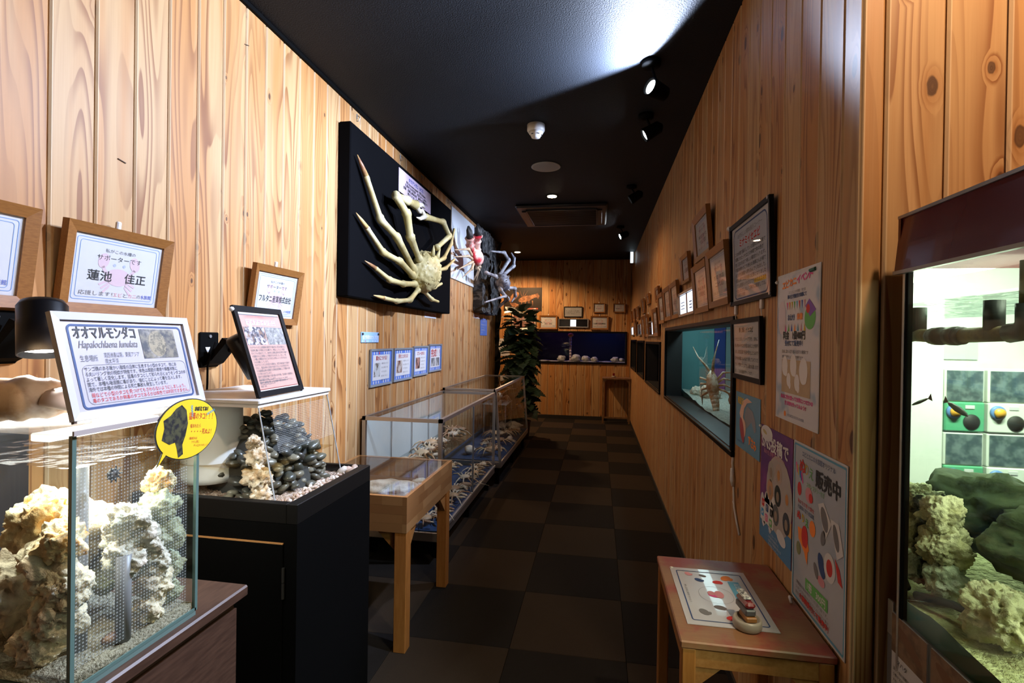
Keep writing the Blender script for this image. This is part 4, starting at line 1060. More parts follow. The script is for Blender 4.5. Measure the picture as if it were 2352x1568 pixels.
# ------------------------------------------------------------------ white board with the red crab
t = thing('white_board', 'plain white board with a mounted red crab next to the black board', 'display board', face_M((XL, 5.205, 1.935), '+X'))
MB().cbox((-.455, 0, .001), (.455, .70, .012), .003).build('panel', plain('board_white', (.62, .66, .70), .5), t)
RED = two('crab_red', (.50, .03, .05), (.75, .55, .50), 6, .35, .45, .62, 4, .1)
TAN = two('crab_tan', (.50, .42, .30), (.22, .16, .10), 10, .5, .4, .7, 4)
o = Vector((XL+.012, 5.2, 2.2))
t = thing('red_crab', 'red and white crab specimen with black claw tips on the white board', 'crab specimen', Matrix.Translation(o))
rb = MB(); bm = bmesh.new(); bmesh.ops.create_icosphere(bm, subdivisions=3, radius=1)
for v in bm.verts: v.co = Vector((-1.25+v.co.x*.06, 5.12+v.co.y*.17, 2.19+v.co.z*.085))*(1)
at_o(MB(), o).bm(bm).build('carapace', RED, t, True)
for l, bl in (([(-1.27, 5.00, 2.24), (-1.26, 4.86, 2.27), (-1.25, 4.80, 2.33)], (4.76, 2.44)), ([(-1.24, 5.10, 2.26), (-1.22, 4.98, 2.33), (-1.2, 4.93, 2.38)], (4.93, 2.50))):
    crab_limb('claw_arm', l, [.03, .038, .045], t, o, RED)
    x = l[-1][0]
    at_o(MB(), o).tube([l[-1], (x, bl[0]+.04, bl[1]-.04), (x, bl[0], bl[1])], [.04, .025, .003], 8).build('pincer', INK, t, True)
    at_o(MB(), o).tube([l[-1], (x, bl[0]-.03, bl[1]-.05), (x, bl[0]-.035, bl[1]-.01)], [.03, .017, .003], 8).build('pincer', INK, t, True)
for k, (y1, z1, y2, z2) in enumerate(((4.80, 2.22, 4.55, 2.17), (4.80, 2.15, 4.52, 2.10), (4.86, 2.09, 4.66, 2.0), (4.95, 2.05, 4.85, 1.95), (5.3, 2.12, 5.42, 1.98), (5.25, 2.08, 5.28, 1.96))):
    crab_limb('leg', [(-1.27, 5.05 if k < 4 else 5.2, 2.17-.015*k), (-1.26, y1, z1), (-1.33, y2, z2)], [.018, .014, .003], t, o, TAN)

# ------------------------------------------------------------------ bark slab with the grey spiny crab
t = thing('bark_slab', 'thick dark charred bark slab mounted on the left wall', 'display board', face_M((XL, 6.15, 1.66), '+X'))
vs = []; fs = []; nu, nv = 36, 44
BARKG = two('bark_grey', (.012, .012, .012), (.16, .16, .155), 10, .9, .42, .7, 8, 1.0, None, (5, 1.6, 1))
mb = MB()
for i in range(nu+1):
    for j in range(nv+1):
        u = -.47+.94*i/nu; v = .96*j/nv
        if i in (0, nu): u += .02*noise.noise((0, v*9, i))
        if j in (0, nv): v += .03*noise.noise((u*7, j, 0))
        n_ = .11+.022*noise.fractal(Vector((u*9, v*3, 1)), .6, 2, 4)+(-.02 if noise.noise((u*14, v*3.2, 7)) > .22 else 0)
        vs.append((u, v, n_))
for i in range(nu):
    for j in range(nv): fs.append((i*(nv+1)+j, (i+1)*(nv+1)+j, (i+1)*(nv+1)+j+1, i*(nv+1)+j+1))
ring = [i*(nv+1) for i in range(nu+1)]+[nu*(nv+1)+j for j in range(1, nv+1)]+[i*(nv+1)+nv for i in range(nu-1, -1, -1)]+[j for j in range(nv-1, 0, -1)]
k = len(vs); vs += [(vs[q][0], vs[q][1], .002) for q in ring]
for a in range(len(ring)): b = (a+1) % len(ring); fs.append((ring[b], ring[a], k+a, k+b))
fs.append(tuple(range(k+len(ring)-1, k-1, -1)))
mb.add(vs, fs); mb.build('bark', BARKG, t)
GREYC = two('crab_grey', (.42, .42, .44), (.14, .14, .17), 14, .45, .4, .65, 5, .3)
o = Vector((-1.30, 6.15, 2.1))
t = thing('spiny_crab', 'blue grey spiny crab specimen clinging to the dark bark slab', 'crab specimen', Matrix.Translation(o))
bm = bmesh.new(); bmesh.ops.create_icosphere(bm, subdivisions=3, radius=1)
for v in bm.verts:
    w_ = 1+.15*noise.noise(v.co*3); v.co = Vector((-1.15+v.co.x*.10*w_, 6.0+v.co.y*.15*w_, 2.02+v.co.z*.11*w_))
at_o(MB(), o).bm(bm).build('carapace', two('crab_bluegrey', (.10, .11, .15), (.34, .34, .36), 12, .45, .4, .6, 5, .3), t, True)
for k in range(14):
    a = random.uniform(0, 6.28); e = random.uniform(-.9, .9)
    d_ = Vector((.8, math.cos(a)*.8, math.sin(a)*.8)).normalized(); p = Vector((-1.15+d_.x*.09, 6.0+d_.y*.14, 2.02+d_.z*.1))
    at_o(MB(), o).tube([p, p+d_*.035], [.008, .001], 6).build('spine', GREYC, t)
for l in ([(-1.18, 5.95, 2.10), (-1.10, 6.15, 2.32), (-1.12, 5.95, 2.38), (-1.20, 5.55, 2.33)],
          [(-1.15, 6.05, 2.12), (-1.05, 6.22, 2.26), (-1.05, 6.25, 2.36), (-1.08, 6.2, 2.42)],
          [(-1.2, 5.92, 2.07), (-1.18, 5.75, 2.07), (-1.22, 5.4, 2.07)],
          [(-1.18, 5.95, 1.97), (-1.13, 5.8, 1.92), (-1.1, 5.95, 1.86), (-1.25, 5.5, 1.75)],
          [(-1.12, 6.05, 1.97), (-1.02, 6.15, 1.97), (-1.02, 6.2, 1.88), (-1.06, 6.15, 1.80)],
          [(-1.2, 6.08, 1.95), (-1.12, 6.25, 1.85), (-1.25, 6.3, 1.75)]):
    crab_limb('leg', l, [.026, .024, .02, .008][:len(l)], t, o, GREYC)
# ------------------------------------------------------------------ small signs on the left wall
def plate(name, label, y0, y1, z0, z1, mt, d=.004, cat='sign', group=None):
    t = thing(name, label, cat, face_M((XL, (y0+y1)/2, z0), '+X'), group)
    w_, h_ = y1-y0, z1-z0
    return t, MB().cbox((-w_/2, 0, .001), (w_/2, h_, d), .001).build('plate', mt, t), w_, h_, d
SKY = plain('sign_sky_blue', (.26, .42, .68), .45)
MIDB = plain('sign_mid_blue', (.10, .20, .58), .45)
t, sh, w_, h_, d = plate('title_plate', 'light blue title plate pinned above the four blue step frames', 2.886, 3.135, 1.312, 1.378, SKY, .006)
P = Print(sh, d+.0005); P.text('抜け殻標本のつくり方', 0, .022, .03, INKWHITE, w_*.86, bold=.0008)
for k in range(7):
    if k != 3: P.disc(-.105+.035*k, .009, .004, INKRED if k == 1 else INKWHITE, .006)
P.done()
for u in (-w_/2+.012, w_/2-.012): MB().ball((u, h_-.012, d+.004), .008, 1).build('pin', INK, t)
GREYFR = plain('grey_frame', (.30, .34, .38), .35, .3)
STEPS = [(3.005, 3.352, 1.025, 1.270, '真水につける！', 0), (3.378, 3.742, 1.029, 1.270, '形をととのえる！', 1), (3.765, 4.108, 1.038, 1.280, 'スプレーをかける！', 2), (4.138, 4.485, 1.050, 1.293, '完成！！', 3)]
for y0, y1, z0, z1, s, i in STEPS:
    w_, h_ = y1-y0, z1-z0
    lb = ['blue step frame nearest the camera showing a tank photo', 'second blue step frame, with a brown specimen photo', 'third blue step frame, with a dark red specimen photo', 'fourth blue step frame with large red lettering and two photos'][i]
    t, sh, z = picture('step_frame', lb, 'sign', face_M((XL+.001, (y0+y1)/2, z0), '+X', .02), w_, h_, .014, .012, GREYFR, 'blue step frames', MIDB, False, .2)
    P = Print(sh, z+.0005)
    P.rect(-w_*.38, h_*.16, w_*.38, h_*.84, INKWHITE)
    for v in (.105, .885):
        for k in range(7):
            if k != 3: P.disc(w_*(-.33+.11*k), h_*v, .007, INKRED if (k == 2 and v > .5 and i == 0) else INKWHITE, .010, dz=.0002)
    if i < 3:
        P.text(s, 0, h_*.70, .032, plain('ink_brick', (.35, .03, .03), .6), w_*.5, bold=.001)
        ph = [two('tank_photo', (.5, .52, .52), (.12, .10, .08), 18, .5, .5, .6), two('specimen_photo', (.5, .45, .4), (.12, .03, .02), 16, .5), two('spray_photo', (.05, .03, .03), (.4, .2, .16), 22, .5)][i]
        P.rect(-w_*.33, h_*.25, -w_*.05, h_*.62, ph, dz=.0002)
        P.lines(['水槽の水をよく洗って', 'きれいな真水に一晩', 'つけておきます。', '塩気をぬいておくと', '長持ちします。'], 0, h_*.58, .014, .028, INKGREY, w_*.32)
    else:
        P.text('完成！！', 0, h_*.56, .075, plain('ink_brick', 0), w_*.68, bold=.002)
        for u in (-.33, .03): P.rect(w_*u, h_*.2, w_*(u+.30), h_*.5, two('done_photo', (.12, .12, .13), (.4, .4, .4), 14, .5), dz=.0002)
    P.done()
def smallplate(label, y0, y1, z0, z1, s, mt, ink, group=None):
    t, sh, w_, h_, d = plate('notice_plate', label, y0, y1, z0, z1, mt, .003, 'sign', group)
    P = Print(sh, d+.0005); P.text(s, 0, h_*.3, h_*.62, ink, w_*.86, bold=.0012); P.done()
smallplate('small white do-not-touch plate with red letters under the black board', 4.03, 4.335, 1.517, 1.565, 'さわらないでね！', PAPER, INKRED)
smallplate('small white do-not-touch plate with red letters under the bark slab', 5.72, 6.02, 1.585, 1.63, 'さわらないでね！', PAPER, INKRED)
t, sh, w_, h_, d = plate('blue_notice', 'upright dark blue notice with white text under the bark slab', 6.06, 6.44, 1.385, 1.60, MIDB, .004)
P = Print(sh, d+.0005); P.text('ノコギリガザミ', 0, .17, .035, INKWHITE, .2)
P.lines(['世界最大級の大きなカニの', '仲間で甲の長さは二十', 'センチを超えるものも', 'います。'], -.15, .125, .024, .032, INKWHITE, .3); P.done()

# ------------------------------------------------------------------ glass display cases
def case(name, label, cat, x0b, x1b, x0t, x1t, y0, y1, z0, z1, rail, legh):
    o = Vector(((x0b+x1b)/2, (y0+y1)/2, 0)); t = thing(name, label, cat, Matrix.Translation(o))
    at_o(MB(), o).cbox((x0b, y0, z0-rail*2.6), (x1b, y1, z0), .004).build('base_tray', STEELM, t)
    def bar(a, b, nm='rail'): 
        a, b = Vector(a), Vector(b); r = rail/2
        at_o(MB(), o).tube([a, b], r*1.414, 4).build(nm, STEELM, t)
    r = rail/2
    for y in (y0+r, y1-r):
        bar((x1b-r, y, z0), (x1t-r, y, z1), 'post'); bar((x0b+r, y, z0), (x0t+r, y, z1), 'post')
        at_o(MB(), o).box((x0t, y-r, z1-rail), (x1t, y+r, z1)).build('rail', STEELM, t)
    for x in (x0t, x1t-rail): at_o(MB(), o).box((x, y0, z1-rail), (x+rail, y1, z1)).build('rail', STEELM, t)
    at_o(MB(), o).add([(x1b-.004, y0, z0), (x1b-.004, y1, z0), (x1t-.004, y1, z1), (x1t-.004, y0, z1)], [(0, 1, 2, 3)]).build('front_pane', CASEGLASS, t)
    at_o(MB(), o).add([(x0b, y0+.004, z0), (x1b, y0+.004, z0), (x1t, y0+.004, z1), (x0t, y0+.004, z1)], [(0, 1, 2, 3)]).build('end_pane', CASEGLASS, t)
    at_o(MB(), o).add([(x0b, y1-.004, z0), (x1b, y1-.004, z0), (x1t, y1-.004, z1), (x0t, y1-.004, z1)], [(0, 1, 2, 3)]).build('end_pane', CASEGLASS, t)
    at_o(MB(), o).add([(x0t, y0, z1-.003), (x1t, y0, z1-.003), (x1t, y1, z1-.003), (x0t, y1, z1-.003)], [(0, 1, 2, 3)]).build('top_pane', CASEGLASS, t)
    for x in (x0b+.03, x1b-.07):
        for y in (y0+.08, (y0+y1)/2, y1-.12): at_o(MB(), o).box((x, y, 0), (x+.035, y+.035, z0-rail*2.6)).build('leg', BLACK, t)
    return t, o
BLUEC = plain('blue_cloth', (.008, .035, .11), .9, var=.3, scale=60)
PALEBACK = plain('case_back_white', (.52, .56, .54), .5)
t, o = case('glass_display_case', 'long steel framed glass display case full of crab specimens', 'display case', -1.412, -.905, -1.412, -.905, 2.885, 4.49, .185, .862, .022, .11)
at_o(MB(), o).box((-1.405, 2.90, .185), (-.915, 4.475, .190)).build('blue_cloth', BLUEC, t)
for k in range(4):
    at_o(MB(), o).box((-1.408, 2.91+k*.39, .19), (-1.40, 2.91+k*.39+.385, .83)).build('back_panel', PALEBACK, t)
    at_o(MB(), o).box((-1.40, 2.90+k*.39, .19), (-1.392, 2.912+k*.39, .83)).build('back_stile', ALU, t)
at_o(MB(), o).box((-1.39, 3.05, .485), (-1.08, 4.46, .49)).build('glass_shelf', CASEGLASS, t)
at_o(MB(), o).box((-.909, 3.66, .185), (-.9, 3.675, .84)).build('pane_joint', plain('pane_joint', (.1, .1, .1), .3), t)
at_o(MB(), o).box((-.911, 2.89, .182), (-.897, 4.485, .20)).build('sliding_track', ALU, t)
t, o = case('slanted_display_case', 'slant-fronted glass display case with shells near the fake plant', 'display case', -1.412, -.85, -1.412, -.905, 4.51, 6.30, .225, .885, .022, .11)
at_o(MB(), o).box((-1.405, 4.525, .225), (-.862, 6.285, .230)).build('blue_cloth', BLUEC, t)

# specimens: three kinds built once, then copied with their parts
SPM = randmat('specimen_shell', [(.55, .36, .20), (.62, .48, .30), (.45, .24, .12), (.60, .52, .40), (.36, .22, .13), (.66, .56, .42)], .5)
def specimen_crab(nleg=4, legL=1.0, bw=1.0, spin=0.0):
    t = bpy.data.objects.new('crab_specimen', None); COL.objects.link(t); t.empty_display_size = .05
    bm = bmesh.new(); bmesh.ops.create_icosphere(bm, subdivisions=3, radius=1)
    for v in bm.verts:
        w_ = 1+.12*noise.noise(v.co*3+Vector((bw, 0, 0))); v.co = Vector((v.co.x*.5*bw*w_, v.co.y*.4*w_, .26+v.co.z*.2*w_))
    MB().bm(bm).build('carapace', SPM, t, True)
    for s in (-1, 1):
        for k in range(nleg):
            a = -.7+.42*k; L = legL*(1.0-.08*abs(k-1.2))
            p0 = Vector((s*.38*bw, -.12+.12*k, .22)); d_ = Vector((s*math.cos(a), math.sin(a), 0))
            MB().tube([p0, p0+d_*.32*L+Vector((0, 0, .18)), p0+d_*.7*L+Vector((0, 0, .05)), p0+d_*.98*L+Vector((0, 0, -.2))], [.07, .06, .045, .012], 6).build('leg', SPM, t, True)
        MB().tube([(s*.36*bw, -.28, .22), (s*.62*bw, -.5, .3), (s*.42*bw, -.78, .26)], [.08, .085, .11], 7).build('claw_arm', SPM, t, True)
        for q in (-.05, .06): MB().tube([(s*.42*bw, -.76, .26), (s*(.34+q)*bw, -.92, .26+q*.3), (s*(.28+q*.6)*bw, -1.04, .25)], [.08, .055, .01], 6).build('pincer', SPM, t, True)
    return t
def specimen_lobster():
    t = bpy.data.objects.new('lobster_specimen', None); COL.objects.link(t); t.empty_display_size = .05
    MB().tube([(0, -.5, .2), (0, -.3, .24), (0, .05, .26), (0, .2, .22)], [.06, .15, .19, .17], 12).build('carapace', SPM, t, True)
    for k in range(6): MB().tube([(0, .2+.13*k, .21-.012*k), (0, .33+.13*k, .2-.012*k)], [.165-.015*k, .14-.015*k], 12).build('tail_segment', SPM, t, True)
    for q in (-.35, 0, .35): MB().tube([(0, .96, .12), (math.sin(q)*.25, .98+math.cos(q)*.25, .1)], [.05, .12], 8, True, .25).build('tail_fan', SPM, t, True)
    for s in (-1, 1):
        for k in range(4): MB().tube([(s*.12, -.2+.1*k, .14), (s*.38, -.3+.16*k, .24), (s*.55, -.32+.22*k, .01)], [.035, .03, .01], 6).build('leg', SPM, t, True)
        MB().tube([(s*.05, -.5, .24), (s*.3, -1.0, .4), (s*.5, -1.5, .3)], [.025, .016, .005], 6).build('antenna', SPM, t, True)
    return t
protos = [specimen_crab(4, 1.0, 1.0), specimen_crab(4, 1.7, .7), specimen_lobster()]
used = [False]*3
def put(kind, x, y, z, s, rz, label, group, tilt=0.0):
    if not used[kind]: ob = protos[kind]; used[kind] = True
    else: ob = copy_tree(protos[kind])
    ob.matrix_world = Matrix.Translation((x, y, z)) @ Matrix.Rotation(rz, 4, 'Z') @ Matrix.Rotation(tilt, 4, 'X') @ Matrix.Scale(s, 4)
    tag(ob, label, ('crab specimen', 'crab specimen', 'lobster specimen')[kind], group)
random.seed(21)
GA = 'specimens on the blue floor of the long case'; GB = 'specimens on the glass shelf of the long case'; GC = 'specimens in the slanted case'
KN = ['broad dried crab', 'long-legged dried crab', 'dried spiny lobster']
ORD = ['first', 'second', 'third', 'fourth', 'fifth', 'sixth', 'seventh', 'eighth', 'ninth', 'tenth', 'eleventh', 'twelfth']
row = [(0, .085), (1, .09), (0, .08), (1, .095), (0, .10), (2, .12), (1, .1), (0, .09), (1, .09), (0, .08)]
for i, (k, s) in enumerate(row):
    put(k, -1.02+(.03 if i % 2 else -.01), 2.985+i*.155, .191+.02*(k != 2), s, random.uniform(-.6, .6)+PI/2, '%s, %s along the front of the long case floor from the camera' % (KN[k], ORD[i]), GA)
row = [(1, .09), (0, .10), (2, .12), (0, .085), (1, .09), (0, .1)]
for i, (k, s) in enumerate(row):
    put(k, -1.25, 3.05+i*.24, .191+.02*(k != 2), s, random.uniform(0, 6), '%s, %s along the rear of the long case floor from the camera' % (KN[k], ORD[i]), GA)
row = [(1, .11), (0, .13), (1, .10), (0, .12), (2, .13), (0, .11), (1, .12)]
for i, (k, s) in enumerate(row):
    put(k, -1.23+random.uniform(-.03, .04), 3.16+i*.19, .491+.02*(k != 2), s, random.uniform(-.8, .8)+PI/2, '%s, %s along the glass shelf of the long case from the camera' % (KN[k], ORD[i]), GB)
ROD = glass('clear_rod', (.9, .92, .92), .8, .05, .25)
for i, (x, y, h_) in enumerate(((-1.30, 2.98, .31), (-1.27, 3.05, .33), (-1.22, 3.0, .295), (-1.33, 3.08, .38), (-1.16, 3.03, .28), (-1.24, 3.12, .36))):
    ob = MB().tube([(0, 0, 0), (0, 0, h_)], .005, 8).lathe([(.02, 0), (.02, .006)], 16).build('clear_stand', ROD, None, M=Matrix.Translation((x, y, .191)))
    tag(ob, 'clear acrylic rod stand at the near end of the long case, %s tallest' % ('fourth', 'third', 'fifth', 'very', 'sixth', 'second')[i], 'stand', 'clear stands in the long case')
row = [(0, .13, -1.0, 4.75), (0, .10, -1.05, 5.0), (1, .10, -1.0, 5.25), (0, .15, -1.08, 5.55), (0, .12, -.98, 5.75), (2, .12, -1.15, 5.3)]
for i, (k, s, x, y) in enumerate(row):
    put(k, x, y, .231+.02*(k != 2), s, random.uniform(0, 6), '%s, %s from the camera on the slanted case floor' % (KN[k], ORD[i]), GC)
put(2, -1.15, 5.85, .60, .26, .4, 'pale lobster mounted high inside the slanted case', GC, -.3)
t = thing('acrylic_riser', 'clear acrylic riser block under the pale lobster in the slanted case', 'riser', Matrix.Translation((-1.15, 5.85, .231)))
for a in ((-.13, -.2), (.12, -.2), (-.13, .2), (.12, .2)): MB().box((a[0], a[1], 0), (a[0]+.012, a[1]+.012, .362)).build('leg', ROD, t)
MB().box((-.14, -.22, .362), (.14, .22, .370)).build('riser_top', ROD, t)
WSH = two('white_shell', (.62, .60, .56), (.4, .36, .3), 20, .5, .4, .7, 4, .2)
for i, (x, y, r) in enumerate(((-.96, 5.95, .075), (-1.0, 6.12, .09), (-1.13, 6.05, .08), (-1.2, 4.75, .07), (-.93, 5.4, .05))):
    t = thing('whelk_shell', 'white whelk shell, %s from the far end of the slanted case' % ORD[[1, 0, 2, 4, 3][i]], 'shell', Matrix.Translation((x, y, .231)) @ Matrix.Rotation(random.uniform(0, 6), 4, 'Z') @ Matrix.Scale(r, 4), 'white shells in the slanted case')
    pts = [(-1.3+.26*k, 0, .6) for k in range(11)]; rad = [.02+.62*math.sin(min(PI*.96, PI*(k/10)**.75))*(1+.12*math.sin(k*2.6)) for k in range(11)]
    MB().tube(pts, rad, 16, True, .9).build('body_whorl', WSH, t, True)
    MB().tube([(.0, -.5, .5), (.3, -.62, .5), (.7, -.35, .45)], [.1, .25, .05], 10).build('lip', WSH, t, True)

# ------------------------------------------------------------------ artificial split-leaf plant
PX, PY = -1.03, 6.78
t = thing('artificial_plant', 'tall artificial split-leaf plant behind the glass cases', 'plant', Matrix.Translation((PX, PY, 0)))
MB().lathe([(.10, 0), (.13, .02), (.15, .22), (.16, .24), (.14, .24), (.13, .2), (0, .2)], 24, closed=False).build('pot', plain('pot_brown', (.06, .03, .02), .6), t, True)
MB().tube([(0, 0, .18), (.01, .0, .7), (-.01, .01, 1.2), (0, 0, 1.6)], [.035, .03, .025, .015], 10).build('trunk', plain('trunk_brown', (.07, .045, .025), .9, var=.4), t, True)
LEAF = []
def leafmat(name, a, b_):
    mt = two(name, a, b_, 5, .45, .35, .7, 3, .1); return mt
LM = [leafmat('leaf_dark', (.014, .040, .022), (.035, .075, .045)), leafmat('leaf_mid', (.025, .065, .035), (.06, .11, .07))]
def leaf_mesh(seed):
    random.seed(seed); half = []; n_ = 7
    for k in range(n_):
        s0 = k/n_; s1 = (k+.62)/n_; s2 = (k+1)/n_
        wd = lambda s: .46*math.sin(PI*min(1, .12+s*.9))**.7
        half += [(wd(s0)*(.55 if k else .3), s0-.05), (wd(s0)+.02, s0+.02), (wd(s1), s1), (wd(s1)*.5, (s1+s2)/2+.01)]
    half.append((0, 1.05))
    vs = []; fs = []
    def zf(x, y): return .22*abs(x)-.35*y*y*.5+.02
    mid = [(0, y) for x, y in half]
    for s in (-1, 1):
        b = len(vs)
        for (x, y), (mx, my) in zip(half, mid):
            vs.append((s*x, y, zf(x, y))); vs.append((0, my, zf(0, my)))
        for k in range(len(half)-1):
            f = (b+2*k, b+2*k+2, b+2*k+3, b+2*k+1); fs.append(f if s < 0 else f[::-1])
    vs += [(-.012, -.35, .0), (.012, -.35, .0), (.012, 0, .03), (-.012, 0, .03)]; q = len(vs); fs.append((q-4, q-3, q-2, q-1))
    me = bpy.data.meshes.new('leaf'); me.from_pydata(vs, [], fs); me.update(); return me
for q in range(4):
    me = leaf_mesh(q); me.materials.append(LM[q % 2]); LEAF.append(me)
random.seed(5)
for k in range(170):
    z = .30+1.42*(k+.5)/170; a = k*2.399+random.uniform(-.4, .4)
    tier = .5+.5*math.sin(z*13)
    s = random.uniform(.19, .28)*(1.0 if z < 1.5 else .85); el = random.uniform(-.65, .25)+(.6 if z > 1.6 else 0)
    R = Matrix.Rotation(a, 4, 'Z') @ Matrix.Translation((0, .05+.05*tier, 0)) @ Matrix.Rotation(el, 4, 'X') @ Matrix.Rotation(random.uniform(-.4, .4), 4, 'Y')
    link('leaf', LEAF[k % 4], None, t, M=Matrix.Translation((0, 0, z)) @ R @ Matrix.Scale(s, 4))

# ------------------------------------------------------------------ tank windows in the right wall
TANKBLK = plain('tank_black', (.006, .006, .007), .5)
def wall_window(n, y0, y1, z0, z1, depth, fr, label, glassmat):
    o = Vector((XR, (y0+y1)/2, z0)); t = thing('window_%d' % n, label, 'window', Matrix.Translation(o), kind='structure')
    X1 = XR+depth+.012
    for a, b in (((XR-.016, y0-fr, z0-fr), (XR, y1+fr, z0)), ((XR-.016, y0-fr, z1), (XR, y1+fr, z1+fr)), ((XR-.016, y0-fr, z0), (XR, y0, z1)), ((XR-.016, y1, z0), (XR, y1+fr, z1))):
        at_o(MB(), o).cbox(a, b, .003).build('frame_rail', BLACKGLOSS, t)
    e = .004
    for a, b in (((XR, y0, z0), (X1, y1, z0+e)), ((XR, y0, z1-e), (X1, y1, z1)), ((XR, y0, z0+e), (X1, y0+e, z1-e)), ((XR, y1-e, z0+e), (X1, y1, z1-e))):
        at_o(MB(), o).box(a, b).build('reveal', TANKBLK, t)
    at_o(MB(), o).add([(X1, y0, z0), (X1, y1, z0), (X1, y1, z1), (X1, y0, z1)], [(0, 1, 2, 3)]).build('glass_pane', glassmat, t)
    return t
TEALG = glass('tank_glass', (.93, .97, .97), .7)
wall_window(1, 2.15, 4.17, .915, 1.43, .105, .024, 'large black framed tank window on the right wall', TEALG)
for n, (y0, y1, z0, z1), lb in ((2, WIN[1], 'second tank window on the right wall, dark inside with a violet glow'), (3, WIN[2], 'third tank window on the right wall, nearly black'), (4, WIN[3], 'last dark tank window on the right wall before the corner')):
    wall_window(n, y0, y1, z0, z1, .10, .022, lb, TEALG)
def shell_tank(name, label, a, b, open_axis, mats, t_=.012):
    """opaque tank body open on its viewing side"""
    o = Vector(((a[0]+b[0])/2, (a[1]+b[1])/2, a[2])); t = thing(name, label, 'aquarium', Matrix.Translation(o))
    x0, y0, z0 = a; x1, y1, z1 = b
    parts = {'floor_panel': ((x0, y0, z0-t_), (x1, y1, z0)), 'top_panel': ((x0, y0, z1), (x1, y1, z1+t_)), 'near_panel': ((x0, y0-t_, z0), (x1, y0, z1)), 'far_panel': ((x0, y1, z0), (x1, y1+t_, z1)), 'rear_panel': ((x1, y0, z0), (x1+t_, y1, z1))}
    if open_axis == 'y':
        parts = {'floor_panel': ((x0, y0, z0-t_), (x1, y1, z0)), 'top_panel': ((x0, y0, z1), (x1, y1, z1+t_)), 'side_panel': ((x0-t_, y0, z0), (x0, y1, z1)), 'end_panel': ((x1, y0, z0), (x1+t_, y1, z1)), 'rear_panel': ((x0, y1, z0), (x1, y1+t_, z1))}
    for k, (p, q) in parts.items(): at_o(MB(), o).box(p, q).build(k, mats.get(k, TANKBLK), t)
    return t, o
TEALP = plain('teal_panel', (.07, .22, .23), .6, var=.2, scale=4); NAVYP = plain('navy_panel', (.01, .03, .16), .6); PURP = plain('purple_panel', (.13, .05, .20), .6); GRYT = plain('grey_teal_panel', (.15, .22, .22), .6)
t, o = shell_tank('lobster_tank', 'teal lit lobster tank behind the large window', (.665, 2.12, .905), (1.25, 4.19, 1.62), 'x', {'far_panel': TEALP, 'rear_panel': GRYT})
at_o(MB(), o).box((.905, 4.165, 1.14), (.985, 4.188, 1.62)).build('navy_strip', NAVYP, t)
at_o(MB(), o).box((.905, 4.165, .905), (.985, 4.188, 1.14)).build('purple_strip', PURP, t)
at_o(MB(), o).box((.99, 4.165, .905), (1.24, 4.188, 1.62)).build('grey_strip', GRYT, t)
at_o(MB(), o).cbox((.72, 3.2, 1.575), (.80, 4.0, 1.60), .004).build('lamp_bar', emit('tank_led', (.7, 1, 1), 6), t)
def area(parent, M, e, col, sx, sy):
    l = bpy.data.lights.new('light', 'AREA'); l.energy = e; l.color = col; l.shape = 'RECTANGLE'; l.size = sx; l.size_y = sy
    ob = bpy.data.objects.new('light', l); COL.objects.link(ob); ob.parent = parent; ob.matrix_local = M; return ob
area(t, Matrix.Translation((.76-o.x, 3.6-o.y, 1.57-o.z)), 2.6, (.65, .95, 1), .07, .8)
WSAND = two('tank_white_sand', (.5, .58, .52), (.3, .36, .33), 90, .9, .35, .65, 4, .8)
def sandbed(name, label, x0, x1, y0, y1, f, mt, n=26, zb=0.0):
    vs = []; fs = []
    for i in range(n+1):
        for j in range(n+1):
            x = x0+(x1-x0)*i/n; y = y0+(y1-y0)*j/n; vs.append((x, y, f(x, y)))
    for i in range(n):
        for j in range(n): fs.append((i*(n+1)+j, (i+1)*(n+1)+j, (i+1)*(n+1)+j+1, i*(n+1)+j+1))
    return tag(MB().add(vs, fs).build(name, mt, None, True), label, 'sand', kind='stuff')
sandbed('tank_sand', 'pale sand sloping up at the far end of the lobster tank', .668, 1.245, 2.13, 4.18, lambda x, y: .925+.012*noise.noise((x*9, y*9, 3))+.05*max(0, (y-3.3)), WSAND)
h_ = Vector((-.02, .40, .9)).normalized(); z_ = Vector((-.62, -.70, .25)); z_ = (z_-h_*z_.dot(h_)).normalized(); x_ = (-h_).cross(z_)
LOBM = Matrix((x_, -h_, z_)).transposed().to_4x4(); LOBM.translation = Vector((.745, 3.36, 1.06))
LOB = two('lobster_shell', (.34, .19, .09), (.62, .54, .42), 5, .45, .42, .60, 5, .3)
def lobster(label, M, s, mt, cat='lobster'):
    t = thing('spiny_lobster', label, cat, M @ Matrix.Scale(s, 4))
    MB().tube([(0, -.5, .2), (0, -.3, .24), (0, .05, .26), (0, .2, .22)], [.06, .15, .19, .17], 14).build('carapace', mt, t, True)
    for k in range(6): MB().tube([(0, .2+.13*k, .21-.012*k), (0, .34+.13*k, .2-.012*k)], [.165-.015*k, .135-.015*k], 12).build('tail_segment', mt, t, True)
    for q in (-.6, 0, .6): MB().tube([(0, .96, .12), (math.sin(q)*.25, .98+math.cos(q)*.25, .1)], [.05, .13], 8, True, .25).build('tail_fan', mt, t, True)
    for sx in (-1, 1):
        for k in range(4): MB().tube([(sx*.12, -.2+.1*k, .14), (sx*.38, -.35+.2*k, .24), (sx*.55, -.4+.28*k, -.05)], [.04, .035, .012], 6).build('leg', mt, t, True)
        MB().tube([(sx*.06, -.5, .24), (sx*.12, -.68, .3), (sx*.3, -1.0, .42), (sx*.45, -1.4, .4)], [.05, .045, .022, .006], 6).build('antenna', mt, t, True)
        for k in range(3): MB().tube([(sx*.08, -.42+.1*k, .34), (sx*.1, -.5+.1*k, .43)], [.02, .003], 5).build('horn', mt, t)
    return t
lobster('brown and white spiny lobster climbing behind the large window glass', LOBM, .20, LOB)
